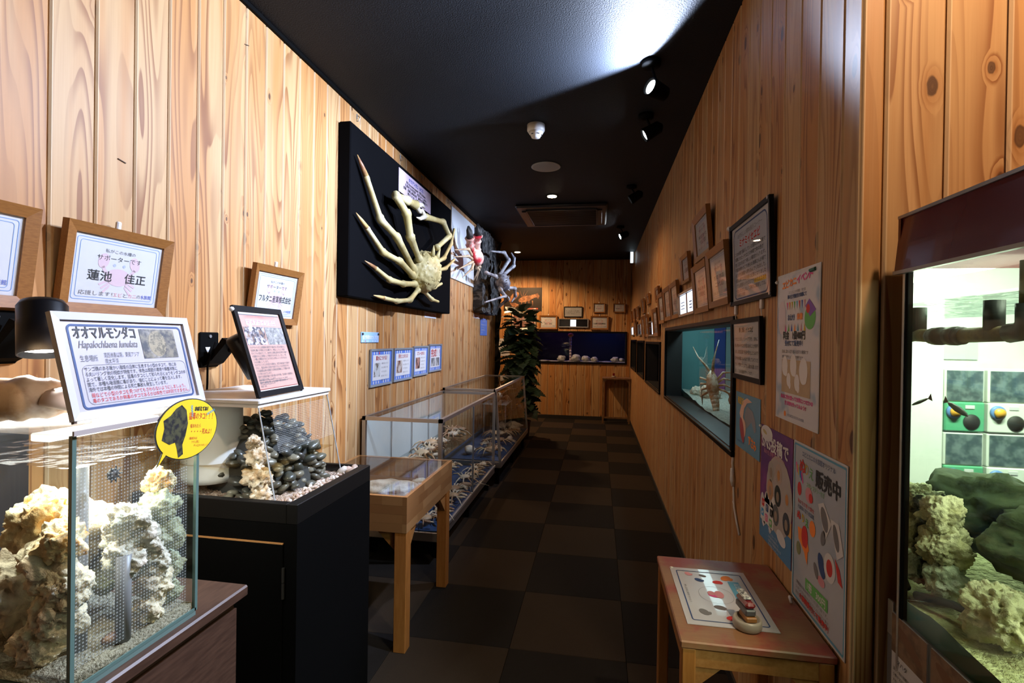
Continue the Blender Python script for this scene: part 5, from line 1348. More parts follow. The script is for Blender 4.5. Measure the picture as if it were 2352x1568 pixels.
for i, (x, y, z, r, lb) in enumerate(((.74, 3.95, .975, .05, 'pile of white coral gravel at the far end of the lobster tank'), (.80, 3.80, .98, .07, 'pale coral rock beside the spiny lobster'), (.95, 3.35, 1.0, .13, 'big dark brown rock at the right of the lobster tank'))):
    rock('tank_rock', lb, 'rock', (x, y, z), r, 60+i, PALEROCK if i < 2 else two('brown_rock', (.10, .05, .03), (.04, .025, .02), 10, .8), 4, .3, 2, .12, 6, sq=(1, 1, .8))
for i, w_ in enumerate(WIN[1:]):
    t, o = shell_tank('dark_tank', 'unlit tank body behind the %s tank window of the right wall' % ('second', 'third', 'last')[i], (.66, w_[0]-.02, w_[2]-.01), (1.1, w_[1]+.02, w_[3]+.01), 'x', {})
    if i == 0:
        at_o(MB(), o).box((.663, w_[0]+.002, w_[2]+.1), (.675, w_[0]+.022, w_[3]-.02)).build('violet_tube', emit('violet_led', (.45, .4, 1.0), 3.0), t)  # emissive strip painting the violet light caught on the window's inner edge

# ------------------------------------------------------------------ frames on the right wall
ORD2 = ['first', 'second', 'third', 'fourth']
def rframe(label, yc, z0, w_, h_, name1='サポーター', name2=None, lean=.09, col=None):
    return supporter(label, face_M((XR-.004, yc, z0), '-X', lean), w_, h_, name1, name2, group='frames along the right wall', fancy=True, namecol=col)
rframe('wooden supporter frame hung highest on the right wall', 2.724, 1.778, .37, .235, '株式会社', 'ナカムラ建設')
rframe('wooden supporter frame touching the big black framed notice', 2.345, 1.508, .355, .262, '吉岡 商店', '二代目')
rframe('wooden supporter frame between the glowing silver frame and its right neighbour', 2.716, 1.50, .36, .252, '高山 水産', '合同会社')
rframe('small wooden frame above the glowing silver frame', 3.21, 1.708, .27, .172, '公民館')
rframe('wooden supporter frame just left of the glowing silver frame', 3.615, 1.508, .335, .248, 'みなと丸')
rframe('wooden supporter frame third to the left of the glowing silver frame', 4.35, 1.497, .345, .248, '民宿 しお風')
rframe('wooden supporter frame second to the left of the glowing silver frame', 3.975, 1.508, .345, .248, 'うしお会')
rframe('wooden supporter frame hung low at the corner of the large window', 4.76, 1.395, .36, .25, 'いそ釣り会')
rframe('small thin frame above the row of wooden frames on the right wall', 4.70, 1.705, .26, .13, '感謝')
rframe('wooden frame above the second dark window, nearer one of the two', 5.58, 1.395, .34, .235, '黒潮')
rframe('wooden frame above the second dark window, farther one of the two', 6.02, 1.395, .34, .235, '南紀')
rframe('small frame high over the second dark window', 5.57, 1.74, .30, .11, '名誉会員')
rframe('dark small frame high over the third dark window', 6.13, 1.67, .32, .17, '海の会')
rframe('wooden frame above the third dark window', 7.30, 1.43, .34, .20, '浜の会')
rframe('small wooden frame high above the third dark window', 6.92, 1.64, .34, .16, '後援会')
rframe('small wooden frame high up beyond the third dark window', 7.58, 1.64, .34, .17, '有志一同')
rframe('last small wooden frame before the far corner of the right wall', 8.25, 1.65, .34, .16, '大漁')
GLAREW = emit('screen_white', (.75, .85, 1.0), 1.6)  # emissive white that paints reflected glare onto the silver frames
def silver(label, yc, z0, w_, h_, glow, facing='-X', x=None, y=None, dark=.44):  # glow: spans of the frame width covered by painted glare
    M = face_M((XR-.004, yc, z0), '-X', .05) if facing == '-X' else face_M((x, YB-.004, z0), '-Y', .03)
    t, sh, z = picture('silver_display', label, 'display', M, w_, h_, .014, .02, ALU, 'silver framed displays', plain('screen_black', (.01, .01, .012), .15), False, .1)
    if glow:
        for a, b in glow: MB().box((w_*a, .018, z), (w_*b, h_-.018, z+.002)).build('lit_screen', GLAREW, t)
        P = Print(sh, z+.0028)
        if w_ > .4 and facing == '-X':
            for k in range(3): P.rect(w_*.18, h_*(.25+.12*k), w_*.34, h_*(.29+.12*k), INKBLUE)
            for k in range(3): P.rect(-w_*(.38-.0), h_*(.3+.13*k), -w_*.12, h_*(.33+.13*k), INKBLUE)
        P.done()
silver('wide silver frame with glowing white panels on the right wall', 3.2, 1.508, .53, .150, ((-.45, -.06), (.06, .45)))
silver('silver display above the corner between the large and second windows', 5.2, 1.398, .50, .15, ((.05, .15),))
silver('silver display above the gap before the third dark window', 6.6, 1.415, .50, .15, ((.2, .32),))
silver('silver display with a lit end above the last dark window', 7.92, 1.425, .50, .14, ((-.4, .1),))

# big black framed notice
M = face_M((XR-.002, 1.926, 1.494), '-X', .035); W, H = .49, .318
GREYSHEET = plain('sheet_bluegrey', (.42, .46, .55), .35, coat=.6)
t, sh, z = picture('lobster_notice', 'big black framed notice with a yellow highlight on the right wall', 'sign', M, W, H, .016, .014, BFR, None, PAPER, True, .1)
P = Print(sh, z+.0005)
def U(f): return -W/2+W*f
def V(f): return H*(1-f)
P.poly(rrect(U(.085), V(.93), U(.90), V(.09), .03), plain('ink_sheet_grey', (.42, .46, .54), .35))
P.outline(U(.08), V(.935), U(.905), V(.085), .006, .034, INKNAVY, dz=.0002)
P.z += .0003
P.text('めずらしい標本展示コーナー', U(.5), V(.20), .02, INKGREY, W*.6)
P.text('ミナミイセエビ', U(.5), V(.31), .034, INKRED, W*.5, bold=.001)
body = ['この水槽で展示している個体は南の海で', '採集されたイセエビの仲間で体の色が', '青く足の先まで美しい模様が入ります。', '平成の終わりごろ地元の漁師さんが網で', '見つけ水族館へ持ち込んでくれました。', '和歌山県では五例目の記録となりました', 'とても貴重なイセエビですのでガラスを', 'たたいたりしないで静かに観察してね。']
P.rect(U(.6), V(.80), U(.86), V(.755), INKYELLOW, dz=-.0001)
P.lines(body, U(.12), V(.40), .0165, .0205, INK, W*.74)
P.text('すさみ町立水族館', U(.12), V(.90), .014, INK, W*.25, 'L')
P.done()
for u, v in ((-W/2+.01, H-.01), (W/2-.012, H-.006), (-W/2+.01, .012), (W/2-.01, .012)): MB().lathe([(.006, 0), (.006, .003)], 10).build('screw', ALU, t, M=Matrix.Translation((u, v, .014)))
MB().cbox((-W/2-.012, H-.008, .002), (-W/2+.01, H+.006, .02), .003).build('corner_clip', plain('clear_cap', 0), t)
# smaller black framed notice
M = face_M((XR-.002, 1.962, 1.210), '-X', .03); W, H = .37, .228
t, sh, z = picture('small_notice', 'smaller black framed notice with handwritten text beside the large window', 'sign', M, W, H, .017, .012, BFR, None, PAPER, True, .1)
P = Print(sh, z+.0005)
P.text('青く輝くイセエビ', 0, H*.78, .021, INK, W*.48, bold=.0006)
P.lines(['イセエビは赤いイメージですが、まれに', '青い色のイセエビが見つかることがあり', 'ます。突然変異で色素が変化したもので', 'ほかの水槽にもいるので探してみてくだ', 'さい。個体によって色の濃さも違います', '詳しくは水族館スタッフまで。'], -W*.40, H*.64, .0165, .0245, INK, W*.78)
P.done()
for y, z in ((2.121, 1.452), (1.802, 1.456)):
    t = thing('cord_hook', 'white cord hook on the planks above the smaller black notice, ' + ('left one' if y > 2 else 'right one'), 'hook', face_M((XR, y, z), '-X'), 'cord hooks above the smaller notice')
    MB().cbox((-.009, .006, 0), (.009, .045, .012), .003).build('plug', WHITE, t); MB().tube([(0, .01, .008), (.004, -.004, .008), (.002, -.016, .006)], .002, 6).build('wire', WHITE, t)
# white cable pieces below the large window
t = thing('cable_cover', 'white cable with a slim connector hanging below the large window', 'cable', face_M((XR, 2.1, .63), '-X'))
MB().tube([(-.035, .262, .004), (-.034, .235, .006), (-.028, .215, .006)], .005, 8).build('upper_cable', WHITE, t, True)
MB().tube([(-.028, .218, .008), (-.016, .175, .01), (-.012, .15, .008)], [.007, .0095, .007], 10).build('connector', WHITE, t, True)
MB().tube([(-.012, .152, .006), (-.008, .10, .005), (.0, .07, .005), (.03, .035, .005), (.075, -.01, .005)], .0042, 8).build('lower_cable', WHITE, t, True)
MB().tube([(.0, .072, .005), (-.02, .088, .005)], .003, 8).build('cable_branch', WHITE, t, True)

# ------------------------------------------------------------------ posters on the right wall
def poster(name, label, y0, y1, z0, z1, mt, d=.0012, bend=0.0):
    t = thing(name, label, 'poster', face_M((XR, (y0+y1)/2, z0), '-X')); w_, h_ = y1-y0, z1-z0
    sh = MB().box((-w_/2, 0, .001), (w_/2, h_, d+.001)).build('sheet', mt, t)
    return t, sh, w_, h_, Print(sh, d+.0016)
CLOUD = two('event_paper', (.62, .62, .66), (.32, .43, .55), 9, .4, .52, .66, 2, 0)
t, sh, W, H, P = poster('event_poster', 'tall white and blue event poster pinned at the top right', 1.36, 1.665, 1.125, 1.552, CLOUD)
def U(f): return -W/2+W*f
def V(f): return H*(1-f)
P.outline(.002-W/2, .003, W/2-.002, H-.003, .003, .004, INKWHITE)
for i, ch in enumerate('エビカニイベント'): P.text(ch, U(.18+.09*i), V(.10-.004*i), .026, INKORANGE if i < 4 else INKMAGENTA, .024, bold=.0012)
P.text('エビとカニの水族館　受付前', U(.5), V(.142), .009, INKGREY, W*.4); P.text('海の生き物絵付け体験にて', U(.5), V(.175), .013, INKNAVY, W*.44, bold=.0004)
PEN = [INKMAGENTA, INKORANGE, INKYELLOW, INKGREEN, INKTEAL, INKRED, INKBLUE, INKPINK]
for i in range(8): 
    u = .26+.058*i; P.poly([(U(u), V(.20)), (U(u+.035), V(.20)), (U(u+.02), V(.255))], PEN[i]); 
for i in range(7):
    u = .22+.075*i; P.poly([(U(u+.02), V(.345)), (U(u+.04), V(.395)), (U(u), V(.395))], PEN[(i*3) % 8])
P.text('おえかき', U(.38), V(.32), .02, INKNAVY, W*.16, bold=.0006); P.text('体験', U(.58), V(.32), .02, INKORANGE, W*.13, bold=.0008)
P.disc(U(.80), V(.315), .035, INKGREEN, .032); P.poly([(U(.70), V(.24)), (U(.78), V(.20)), (U(.92), V(.27)), (U(.80), V(.31))], plain('ink_purple', (.2, .08, .4), .6), dz=.0002); P.disc(U(.76), V(.26), .012, INKRED, dz=.0003)
P.disc(U(.14), V(.30), .03, plain('ink_pinkgrey', (.66, .58, .62), .6), .05)
P.text('料金　1個400円', U(.44), V(.445), .026, INK, W*.52, bold=.001); P.text('受付にて販売中！', U(.44), V(.49), .017, INKNAVY, W*.42, bold=.0005)
P.lines(['自由に塗れる塗り絵は全部で15種類です', '材料のアクリル絵の具で作ります。'], U(.16), V(.54), .011, .016, INK, W*.62)
P.rect(U(.16), V(.81), U(.83), V(.585), two('sand_print', (.50, .38, .24), (.42, .30, .18), 8, .5), dz=0)
for u, v, r in ((.24, .63, .022), (.45, .62, .024), (.68, .65, .028), (.34, .72, .015), (.54, .73, .018)):
    P.disc(U(u), V(v), r, plain('ink_offwhite', (.72, .70, .70), .6), r*1.3, dz=.0003); P.disc(U(u+.03), V(v+.035), r*.55, plain('ink_offwhite', 0), r*.7, dz=.0004)
P.text('自由に色を塗って世界に1つだけの', U(.52), V(.85), .013, INKMAGENTA, W*.74, bold=.0006); P.text('生き物を作ってみよう!!', U(.5), V(.89), .013, INKMAGENTA, W*.5, bold=.0006)
P.disc(U(.26), V(.955), .008, INKORANGE); P.text('すさみ町立エビとカニの水族館', U(.52), V(.965), .009, INKNAVY, W*.38)
P.done()
MB().tube([(W/2-.03, H-.012, .003), (W/2-.055, H-.014, .006)], .005, 8).build('clip', plain('clip_green', (.02, .10, .06), .4), t); MB().ball((-W/2+.004, H-.018, .006), .006, 1).build('pin', plain('clear_cap', 0), t)
# sea creature poster
t, sh, W, H, P = poster('fin_poster', 'blue poster with a big grey tail fin drawing below the smaller notice', 1.81, 2.112, .948, 1.158, plain('poster_blue', (.12, .28, .42), .45))
P.poly([(U(.45), V(.62)), (U(.40), V(.35)), (U(.50), V(.20)), (U(.72), V(.25)), (U(.82), V(.38)), (U(.86), V(.55)), (U(.80), V(.60)), (U(.68), V(.44))], plain('ink_slate', (.24, .25, .28), .6))
P.poly([(U(.18), V(.38)), (U(.30), V(.14)), (U(.50), V(.06)), (U(.70), V(.10)), (U(.50), V(.15)), (U(.38), V(.26)), (U(.34), V(.42)), (U(.45), V(.60)), (U(.36), V(.62))], plain('ink_skin', (.66, .42, .32), .6), dz=.0002)
P.disc(U(.36), V(.62), .03, plain('ink_skin', 0), .035, dz=.0003); P.disc(U(.30), V(.66), .024, plain('ink_wine', (.35, .05, .06), .6), .05, dz=.0004, rot=.5)
for i, ch in enumerate('すさみ'): P.text(ch, U(.62+.10*i), V(.83+.02*i), .038, INKORANGE, bold=.0015)
P.text('海遊び', U(.22), V(.2), .03, INKYELLOW, W*.26, bold=.0008); P.text('水族館 すさみ町', U(.25), V(.90), .009, INKNAVY, W*.3)
P.done()
# SNS poster
PUR = two('sns_paper', (.10, .03, .16), (.30, .06, .24), 6, .45, .4, .7, 2)
t, sh, W, H, P = poster('sns_poster', 'purple social media poster with capsule photos left of the colouring poster', 1.52, 1.797, .712, 1.08, PUR)
P.poly([(-W/2, 0), (W/2, 0), (W/2, H*.28), (-W/2, H*.30)], plain('ink_poster_blue', (.08, .22, .42), .5)); P.poly([(W*.28, H*.24), (W/2, H*.24), (W/2, H*.36), (W*.28, H*.32)], plain('ink_sunset', (.6, .35, .12), .5), dz=.0001)
P.disc(U(.2), V(.06), .055, INKWHITE, .025); P.disc(U(.14), V(.055), .02, plain('ink_pale_gold', (.5, .42, .2), .6), .006, rot=-.2, dz=.0002)
P.z += .0003
P.text('SNS投稿で', U(.47), V(.185), .048, INKWHITE, W*.84, bold=.0016); P.text('海の生き物プレゼント！', U(.45), V(.235), .016, INKPINK, W*.66)
P.disc(U(.62), V(.52), .11, plain('ink_tray', (.42, .38, .36), .5), .12)
SC = [(.38, .36, (.35, .33, .30)), (.62, .34, (.45, .36, .30)), (.36, .52, (.5, .28, .15)), (.60, .52, (.03, .035, .03)), (.87, .48, (.40, .38, .36)), (.55, .69, (.12, .13, .14)), (.86, .68, (.06, .07, .09))]
for i, (u, v, c) in enumerate(SC):
    P.disc(U(u), V(v), .028, plain('ink_shell%d' % i, c, .4), .032, dz=.0003); P.disc(U(u), V(v+.01), .012, plain('ink_shellc%d' % (i % 3), [(.30, .24, .18), (.5, .24, .08), (.35, .26, .2)][i % 3], .5), .016, dz=.0005)
for k in range(9): P.disc(U(.10+.045*k), V(.72+.05*math.sin(k*1.3)), .02, INKWHITE, .045, dz=.0002)
P.rect(U(.04), V(.84), U(.48), V(.66), INKWHITE, dz=.0003)
IC = [(.13, .68, INKRED), (.27, .70, INKNAVY), (.41, .71, INK), (.11, .77, plain('ink_sky', (.05, .35, .75), .5)), (.25, .79, plain('ink_insta', (.75, .12, .3), .5)), (.39, .80, INKGREEN)]
for i, (u, v, c) in enumerate(IC):
    x, y = U(u), V(v); P.poly(rrect(x-.012, y-.012, x+.012, y+.012, .004), c, dz=.0006)
    P.z += .0008
    if i == 0: P.poly([(x-.004, y-.005), (x+.006, y), (x-.004, y+.005)], INKWHITE)
    elif i == 1: P.text('f', x, y-.007, .022, INKWHITE, bold=.0008)
    elif i == 2: P.text('♪', x, y-.006, .016, INKWHITE)
    elif i == 3: P.poly([(x-.008, y-.004), (x+.002, y-.006), (x+.008, y+.004), (x+.002, y+.005), (x-.002, y)], INKWHITE)
    elif i == 4: P.outline(x-.007, y-.007, x+.007, y+.007, .0016, .003, INKWHITE); P.disc(x, y, .003, INKWHITE)
    else: P.disc(x, y+.001, .008, INKWHITE, .006); P.poly([(x-.003, y-.004), (x+.002, y-.004), (x-.002, y-.009)], INKWHITE)
    P.z -= .0008
P.disc(U(.72), V(.835), .038, INKWHITE, .02, rot=-.2, dz=.0004); P.text('参加方法', U(.72), V(.845), .02, INKTEAL, W*.24, rot=-.2); 
P.lines(['1.フォローする', '2.写真を投稿する', '3.受付で画面を見せる', '生き物をプレゼント'], U(.32), V(.90), .009, .012, INKWHITE, W*.4)
P.done()
MB().ball((-W/2+.004, H-.006, .006), .006, 1).build('pin', plain('clear_cap', 0), t)
# colouring book poster: bulges off the wall at the table
GREYP = two('colouring_paper', (.42, .46, .52), (.27, .36, .47), 5, .4, .45, .75, 2)
t = thing('colouring_poster', 'large grey blue colouring book poster bulging above the table', 'poster', face_M((XR, 1.358, .653), '-X')); W, H = .306, .43
mb = MB(); vs = []; fs = []
def bulge(u, v): return .003+.012*max(0, (.5-v/H))*(.5+.5*math.cos(u/W*6.28*.5))
sh = MB().box((-W/2, 0, .001), (W/2, H, .0022)).build('sheet', GREYP, t); P = Print(sh, .003)
P.outline(-W/2+.004, .006, W/2-.004, H-.006, .005, .008, INKTEAL); P.outline(-W/2, 0, W/2, H, .004, .006, INKWHITE)
P.text('エビとカニの水族館オリジナル', U(.50), V(.075), .016, INKNAVY, W*.62); 
P.text('ぬ', U(.20), V(.175), .042, INKRED, bold=.001); P.text('り', U(.29), V(.175), .034, INKYELLOW); P.text('え', U(.38), V(.185), .034, INKGREEN)
P.text('販売中', U(.68), V(.20), .046, INK, W*.42, bold=.0018); P.text('スタンプラリー付き', U(.46), V(.245), .014, INKGREEN, W*.34)
for i in range(5): P.poly([(U(.05+.03*i), V(.14+.012*i)), (U(.07+.03*i), V(.13+.012*i)), (U(.10+.03*i), V(.19+.012*i)), (U(.085+.03*i), V(.20+.012*i))], PEN[i*2 % 8])
P.disc(U(.14), V(.29), .013, INKRED, .018); P.disc(U(.34), V(.29), .022, INKPINK, .02); P.disc(U(.38), V(.30), .012, INKRED, dz=.0002)
P.poly([(U(.52), V(.30)), (U(.62), V(.27)), (U(.76), V(.36)), (U(.66), V(.47))], INKWHITE); P.poly([(U(.74), V(.33)), (U(.88), V(.33)), (U(.96), V(.47)), (U(.86), V(.52))], INKWHITE, dz=.0002)
P.disc(U(.64), V(.36), .016, INKGREY, .03, dz=.0004, rot=.5); P.disc(U(.84), V(.41), .012, INKGREY, .03, dz=.0005, rot=.4)
P.text('海の生き物 大集合', U(.28), V(.375), .012, INKRED, W*.34); P.text('水族館の塗り絵図鑑', U(.28), V(.41), .012, INKNAVY, W*.34)
P.text('ぬ', U(.14), V(.475), .026, INKRED, bold=.0008); P.text('り', U(.23), V(.475), .024, INKYELLOW, bold=.0008); P.text('え', U(.31), V(.485), .024, INKGREEN, bold=.0008); P.disc(U(.42), V(.47), .018, INKORANGE, .02)
P.poly([(U(.12), V(.53)), (U(.30), V(.52)), (U(.36), V(.62)), (U(.28), V(.66)), (U(.14), V(.60))], INKORANGE); P.disc(U(.27), V(.56), .02, INKRED, .03, dz=.0002); P.poly([(U(.24), V(.62)), (U(.34), V(.62)), (U(.33), V(.71)), (U(.29), V(.68))], INKORANGE, dz=.0003)
P.disc(U(.74), V(.60), .03, INKWHITE, .034, dz=.0001); P.disc(U(.74), V(.60), .016, INKRED, .02, dz=.0003); P.poly([(U(.82), V(.52)), (U(.90), V(.56)), (U(.95), V(.64)), (U(.88), V(.63))], INKRED); P.disc(U(.60), V(.63), .017, INKNAVY, .03, rot=.5); P.disc(U(.50), V(.69), .01, INKGREY, .02, rot=.6); P.disc(U(.14), V(.66), .014, plain('ink_olive', (.2, .22, .1), .6), .018)
P.disc(U(.60), V(.72), .02, INKPINK, .012); P.disc(U(.62), V(.47), .012, INKGREY, .02, rot=-.3)
P.poly([(U(.30), V(.795)), (U(.72), V(.785)), (U(.72), V(.855)), (U(.30), V(.865))], INKGREEN); P.text('1冊　300円', U(.51), V(.845), .022, INKWHITE, W*.34, bold=.0006, rot=.02)
P.lines(['全種類の生き物が入った塗り絵です。', 'スタンプも押せるようになっています。', '自由研究のおともにどうぞ。'], U(.10), V(.885), .0095, .014, INKGREY, W*.66)
P.text('水族館受付にて販売中！', U(.46), V(.955), .017, INKRED, W*.56, bold=.0006); P.done()

# ------------------------------------------------------------------ stamp table
o = Vector((.371, 1.465, 0))
TX0, TX1, TY0, TY1, TZ = .202, .540, 1.228, 1.702, .65
def stained(name):
    mt, nt, b = newmat(name); oc = objco(nt)
    mp = nd(nt, 'ShaderNodeMapping'); mp.inputs['Scale'].default_value = (1, 9, 1); nt.links.new(oc, mp.inputs[0])
    n = nz(nt, mp.outputs[0], 14, 5); base = mixc(nt, n, (.20, .095, .045), (.29, .15, .07))
    st = sstep(nt, nz(nt, oc, 7.5, 4, .6), .42, .66); col = mixc(nt, mth(nt, 'MULTIPLY', st, .8), base, (.24, .018, .02))
    nt.links.new(col, b.inputs['Base Color']); b.inputs['Roughness'].default_value = .45; return mt
t = thing('stamp_table', 'small wooden stamp table with ink stains against the right wall', 'table', Matrix.Translation(o))
at_o(MB(), o).cbox((TX0, TY0, TZ-.018), (TX1, TY1, TZ), .003).build('table_top', stained('stained_top'), t)
L = .032
for x in (TX0+.004, TX1-L-.004):
    for y in (TY0+.004, TY1-L-.004): at_o(MB(), o).cbox((x, y, 0), (x+L, y+L, TZ-.018), .003).build('leg', BEECHV, t)
for y in (TY0+.008, TY1-.028): at_o(MB(), o).box((TX0+.036, y, TZ-.062), (TX1-.036, y+.02, TZ-.018)).build('apron', BEECH, t)
for x in (TX0+.008, TX1-.028): at_o(MB(), o).box((x, TY0+.036, TZ-.062), (x+.02, TY1-.036, TZ-.018)).build('apron', BEECH, t)
for x, s in ((TX0+.036, 1), (TX1-.036, -1)):
    p = [(x, TY0+.012, TZ-.062), (x+s*.06, TY0+.012, TZ-.062), (x, TY0+.012, TZ-.115)]; q = [(a, b+.016, c) for a, b, c in p]
    at_o(MB(), o).add(p+q, [(0, 1, 2), (5, 4, 3), (0, 3, 4, 1), (1, 4, 5, 2), (2, 5, 3, 0)]).build('corner_brace', BEECH, t)
for x in (TX0+.02, TX1-.02): at_o(MB(), o).lathe([(.004, 0), (.004, .002)], 10).build('screw', INK, t, M=Matrix.Translation(Vector((x, TY0+.004, TZ-.035))-o) @ Matrix.Rotation(PI/2, 4, 'X'))
# laminated stamp sheet
t = thing('stamp_sheet', 'laminated stamp sheet with sea creature prints lying on the small table', 'sheet', Matrix.Translation((.338, 1.462, TZ+.0005)) @ Matrix.Rotation(0.0, 4, 'Z')); W, H = .215, .318
sh = MB().box((-W/2, -H/2, 0), (W/2, H/2, .0012)).build('sheet', plain('laminated', (.46, .43, .45), .3, coat=.25), t); P = Print(sh, .0018)
P.outline(-W*.43, -H*.44, W*.43, H*.44, .003, .008, INKNAVY)
P.outline(-.05, -.045, .04, .05, .0007, .045, INKGREY, n=12); P.disc(-.006, .002, .02, INKMAGENTA, .014); P.disc(.004, .006, .012, INKPINK, .02, dz=.0002); P.disc(-.016, .01, .01, INKPINK, .012, dz=.0003)
for u, v, r, c in ((-.06, .12, .012, INKPINK), (-.02, .115, .01, INKGREY), (.045, .11, .018, INKORANGE), (-.035, .085, .013, INKNAVY), (.015, .08, .014, INKRED), (-.055, -.095, .016, INKGREY), (-.01, -.065, .015, INKGREY), (.01, -.115, .016, INKRED)):
    P.disc(u, v, r, c, r*.7, rot=u*20); P.disc(u+r*.7, v-r*.3, r*.5, c, r*.35, dz=.0002, rot=1)
P.rect(.045, -.03, .075, .09, INKTEAL); P.text('記念スタンプ', .0605, .03, .016, INKWHITE, .10, rot=-PI/2); P.text('押し忘れに気をつけよう', -.082, .0, .007, INKGREY, .1, rot=-PI/2)
P.done(); MB().ball((-W/2+.006, H/2-.006, .002), .006, 1, (1, 1, .5)).build('clear_corner', plain('clear_cap', 0), t)
# ink dish and stamp
t = thing('ink_dish', 'round stone-coloured ink dish on the corner of the stamp sheet', 'dish', Matrix.Translation((.373, 1.316, TZ+.002)))
MB().lathe([(.031, 0), (.0335, .004), (.0335, .018), (.031, .023), (.027, .023), (.026, .018), (.0, .018)], 32, closed=False).build('dish_body', plain('dish_stone', (.34, .31, .26), .3, var=.15), t, True)
t = thing('rubber_stamp', 'wooden rubber stamp with dark red cap resting in the ink dish', 'stamp', Matrix.Translation((.375, 1.318, TZ+.0215)) @ Matrix.Rotation(.15, 4, 'Z'))
MB().cbox((-.013, -.022, 0), (.013, .022, .012), .002).build('wood_block', BEECH, t)
MB().cbox((-.0125, -.0165, .012), (.0125, .045, .028), .003).build('grey_grip', plain('stamp_grey', (.10, .10, .11), .3), t)
MB().cbox((-.0125, -.017, .028), (.0125, .045, .044), .006).build('red_cap', plain('stamp_red', (.16, .008, .012), .2, coat=.6), t)
MB().cbox((-.010, .0, .044), (.010, .05, .05), .003).build('picture_label', two('stamp_label', (.5, .5, .48), (.08, .08, .08), 120, .2), t)
tag(MB().tube([(.0, .0, .004), (.0, .012, .012), (.004, .024, .010), (.012, .03, .003)], .0035, 8).build('cable_clip', WHITE, None, True, Matrix.Translation((.522, 1.455, TZ))), 'small white cable clip on the stamp table by the wall', 'clip')

# ------------------------------------------------------------------ back wall
def bframe(label, x0, x1, z0, z1, **kw):
    return supporter(label, face_M(((x0+x1)/2, YB-.004, z0), '-Y', .05), x1-x0, z1-z0, kw.get('n', '感謝'), kw.get('n2'), group='frames on the back wall')
bframe('wooden frame with large lettering left of the dark display on the back wall', -.99, -.682, 1.526, 1.758, n='㈱エフコミュニ', n2='豊富／優美')
bframe('wooden frame right of the dark display on the back wall', -.123, .174, 1.526, 1.755, n='生涯学習振興会')
bframe('small wooden frame upper left of the pair on the back wall', -.08, .112, 1.809, 1.969, n='ダイバー')
bframe('small wooden frame nearest the right corner on the back wall', .25, .441, 1.815, 1.966, n='南海ギフト')
t, sh, z = picture('grey_notice', 'black framed grey notice above the dark display on the back wall', 'sign', face_M((-.4175, YB-.003, 1.732), '-Y', .03), .311, .178, .012, .012, BFR, None, plain('sheet_grey', (.30, .31, .33), .4), True, .1)
P = Print(sh, z+.0005); P.text('クロアナゴ', 0, .13, .016, INK, .08); P.lines(['暖かい海の岩礁にすむ仲間で昼間は', '岩の隙間に隠れています。夜になると', 'えさを探して動き始めます。'], -.12, .10, .014, .024, INK, .24); P.done()
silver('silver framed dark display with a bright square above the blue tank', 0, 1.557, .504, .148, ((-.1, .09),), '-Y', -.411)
t = thing('lobster_poster', 'dark poster with an orange lobster on the back wall', 'poster', face_M((-1.2865, YB, 1.829), '-Y'))
sh = MB().box((-.3315, 0, .001), (.3315, .405, .004)).build('sheet', plain('poster_dark', (.018, .012, .009), .4), t); P = Print(sh, .0046)
LO = two('lobster_print', (.34, .15, .06), (.16, .06, .022), 14, .5)
P.disc(.05, .21, .13, LO, .05, rot=.25)
for k in range(5): P.disc(.10+.035*k, .225+.012*k, .022, LO, .042-.003*k, dz=.0002+.0001*k, rot=.25)
P.poly([(.22, .25), (.27, .21), (.29, .26), (.26, .31), (.22, .28)], LO, dz=.0008)
P.disc(-.14, .26, .09, LO, .05, rot=.7, dz=.0005); P.disc(-.20, .20, .05, LO, .025, rot=1.0, dz=.0006); P.disc(-.10, .09, .09, LO, .035, rot=-.5, dz=.0007); P.disc(-.18, .11, .05, LO, .02, rot=-.7, dz=.0008)
for k in range(4): P.poly([(-.02+.06*k, .18), (.0+.06*k, .18), (-.03+.07*k, .08)], LO, dz=.0003); 
for a, b in (((-.02, .25), (-.06, .38)), ((.0, .25), (.03, .38)), ((.02, .25), (.10, .37))): P.poly([a, (a[0]+.008, a[1]), b], LO, dz=.0004)
P.rect(.06, .03, .27, .055, plain('ink_poster_red', (.35, .05, .02), .5)); P.text('アメリカンロブスター', .165, .035, .016, INKWHITE, .19); P.done()
t, sh, z = picture('brown_notice', 'brown notice in a white rounded border half behind the plant', 'sign', face_M((-1.26, YB-.002, 1.501), '-Y'), .436, .312, .012, .01, BFR, None, plain('sheet_cream', (.55, .42, .34), .45), False, .1)
P = Print(sh, z+.0005); P.poly(rrect(-.18, .03, .18, .285, .04), plain('ink_brown', (.16, .05, .03), .6)); P.z += .0003; P.text('アメリカンロブスター', 0, .235, .03, INKWHITE, .3); P.lines(['大西洋の冷たい海にすむ', '大きなザリガニの仲間', 'でハサミが大きく重さは', '二十キロになります。', 'オマールエビともよび', 'ます。'], -.16, .195, .026, .031, INKWHITE, .32); P.done()
for k, (x0, x1, z0, z1, lb) in enumerate(((-1.712, -1.50, 1.05, 1.351, 'white notice sheet at the left end of the back wall'), (-1.45, -1.10, .62, .88, 'low white notice sheet behind the slanted case'))):
    t = thing('notice_sheet', lb, 'sign', face_M(((x0+x1)/2, YB, z0), '-Y')); w_, h_ = x1-x0, z1-z0
    sh = MB().box((-w_/2, 0, .001), (w_/2, h_, .003)).build('sheet', PAPER, t); P = Print(sh, .0036)
    P.lines(['お願い', '水槽をたたいたり', 'フラッシュ撮影は', 'しないでください。', '生き物がおどろいて', 'しまいます。'], -w_*.42, h_*.82, .028, h_*.145, INK, w_*.84); P.done()
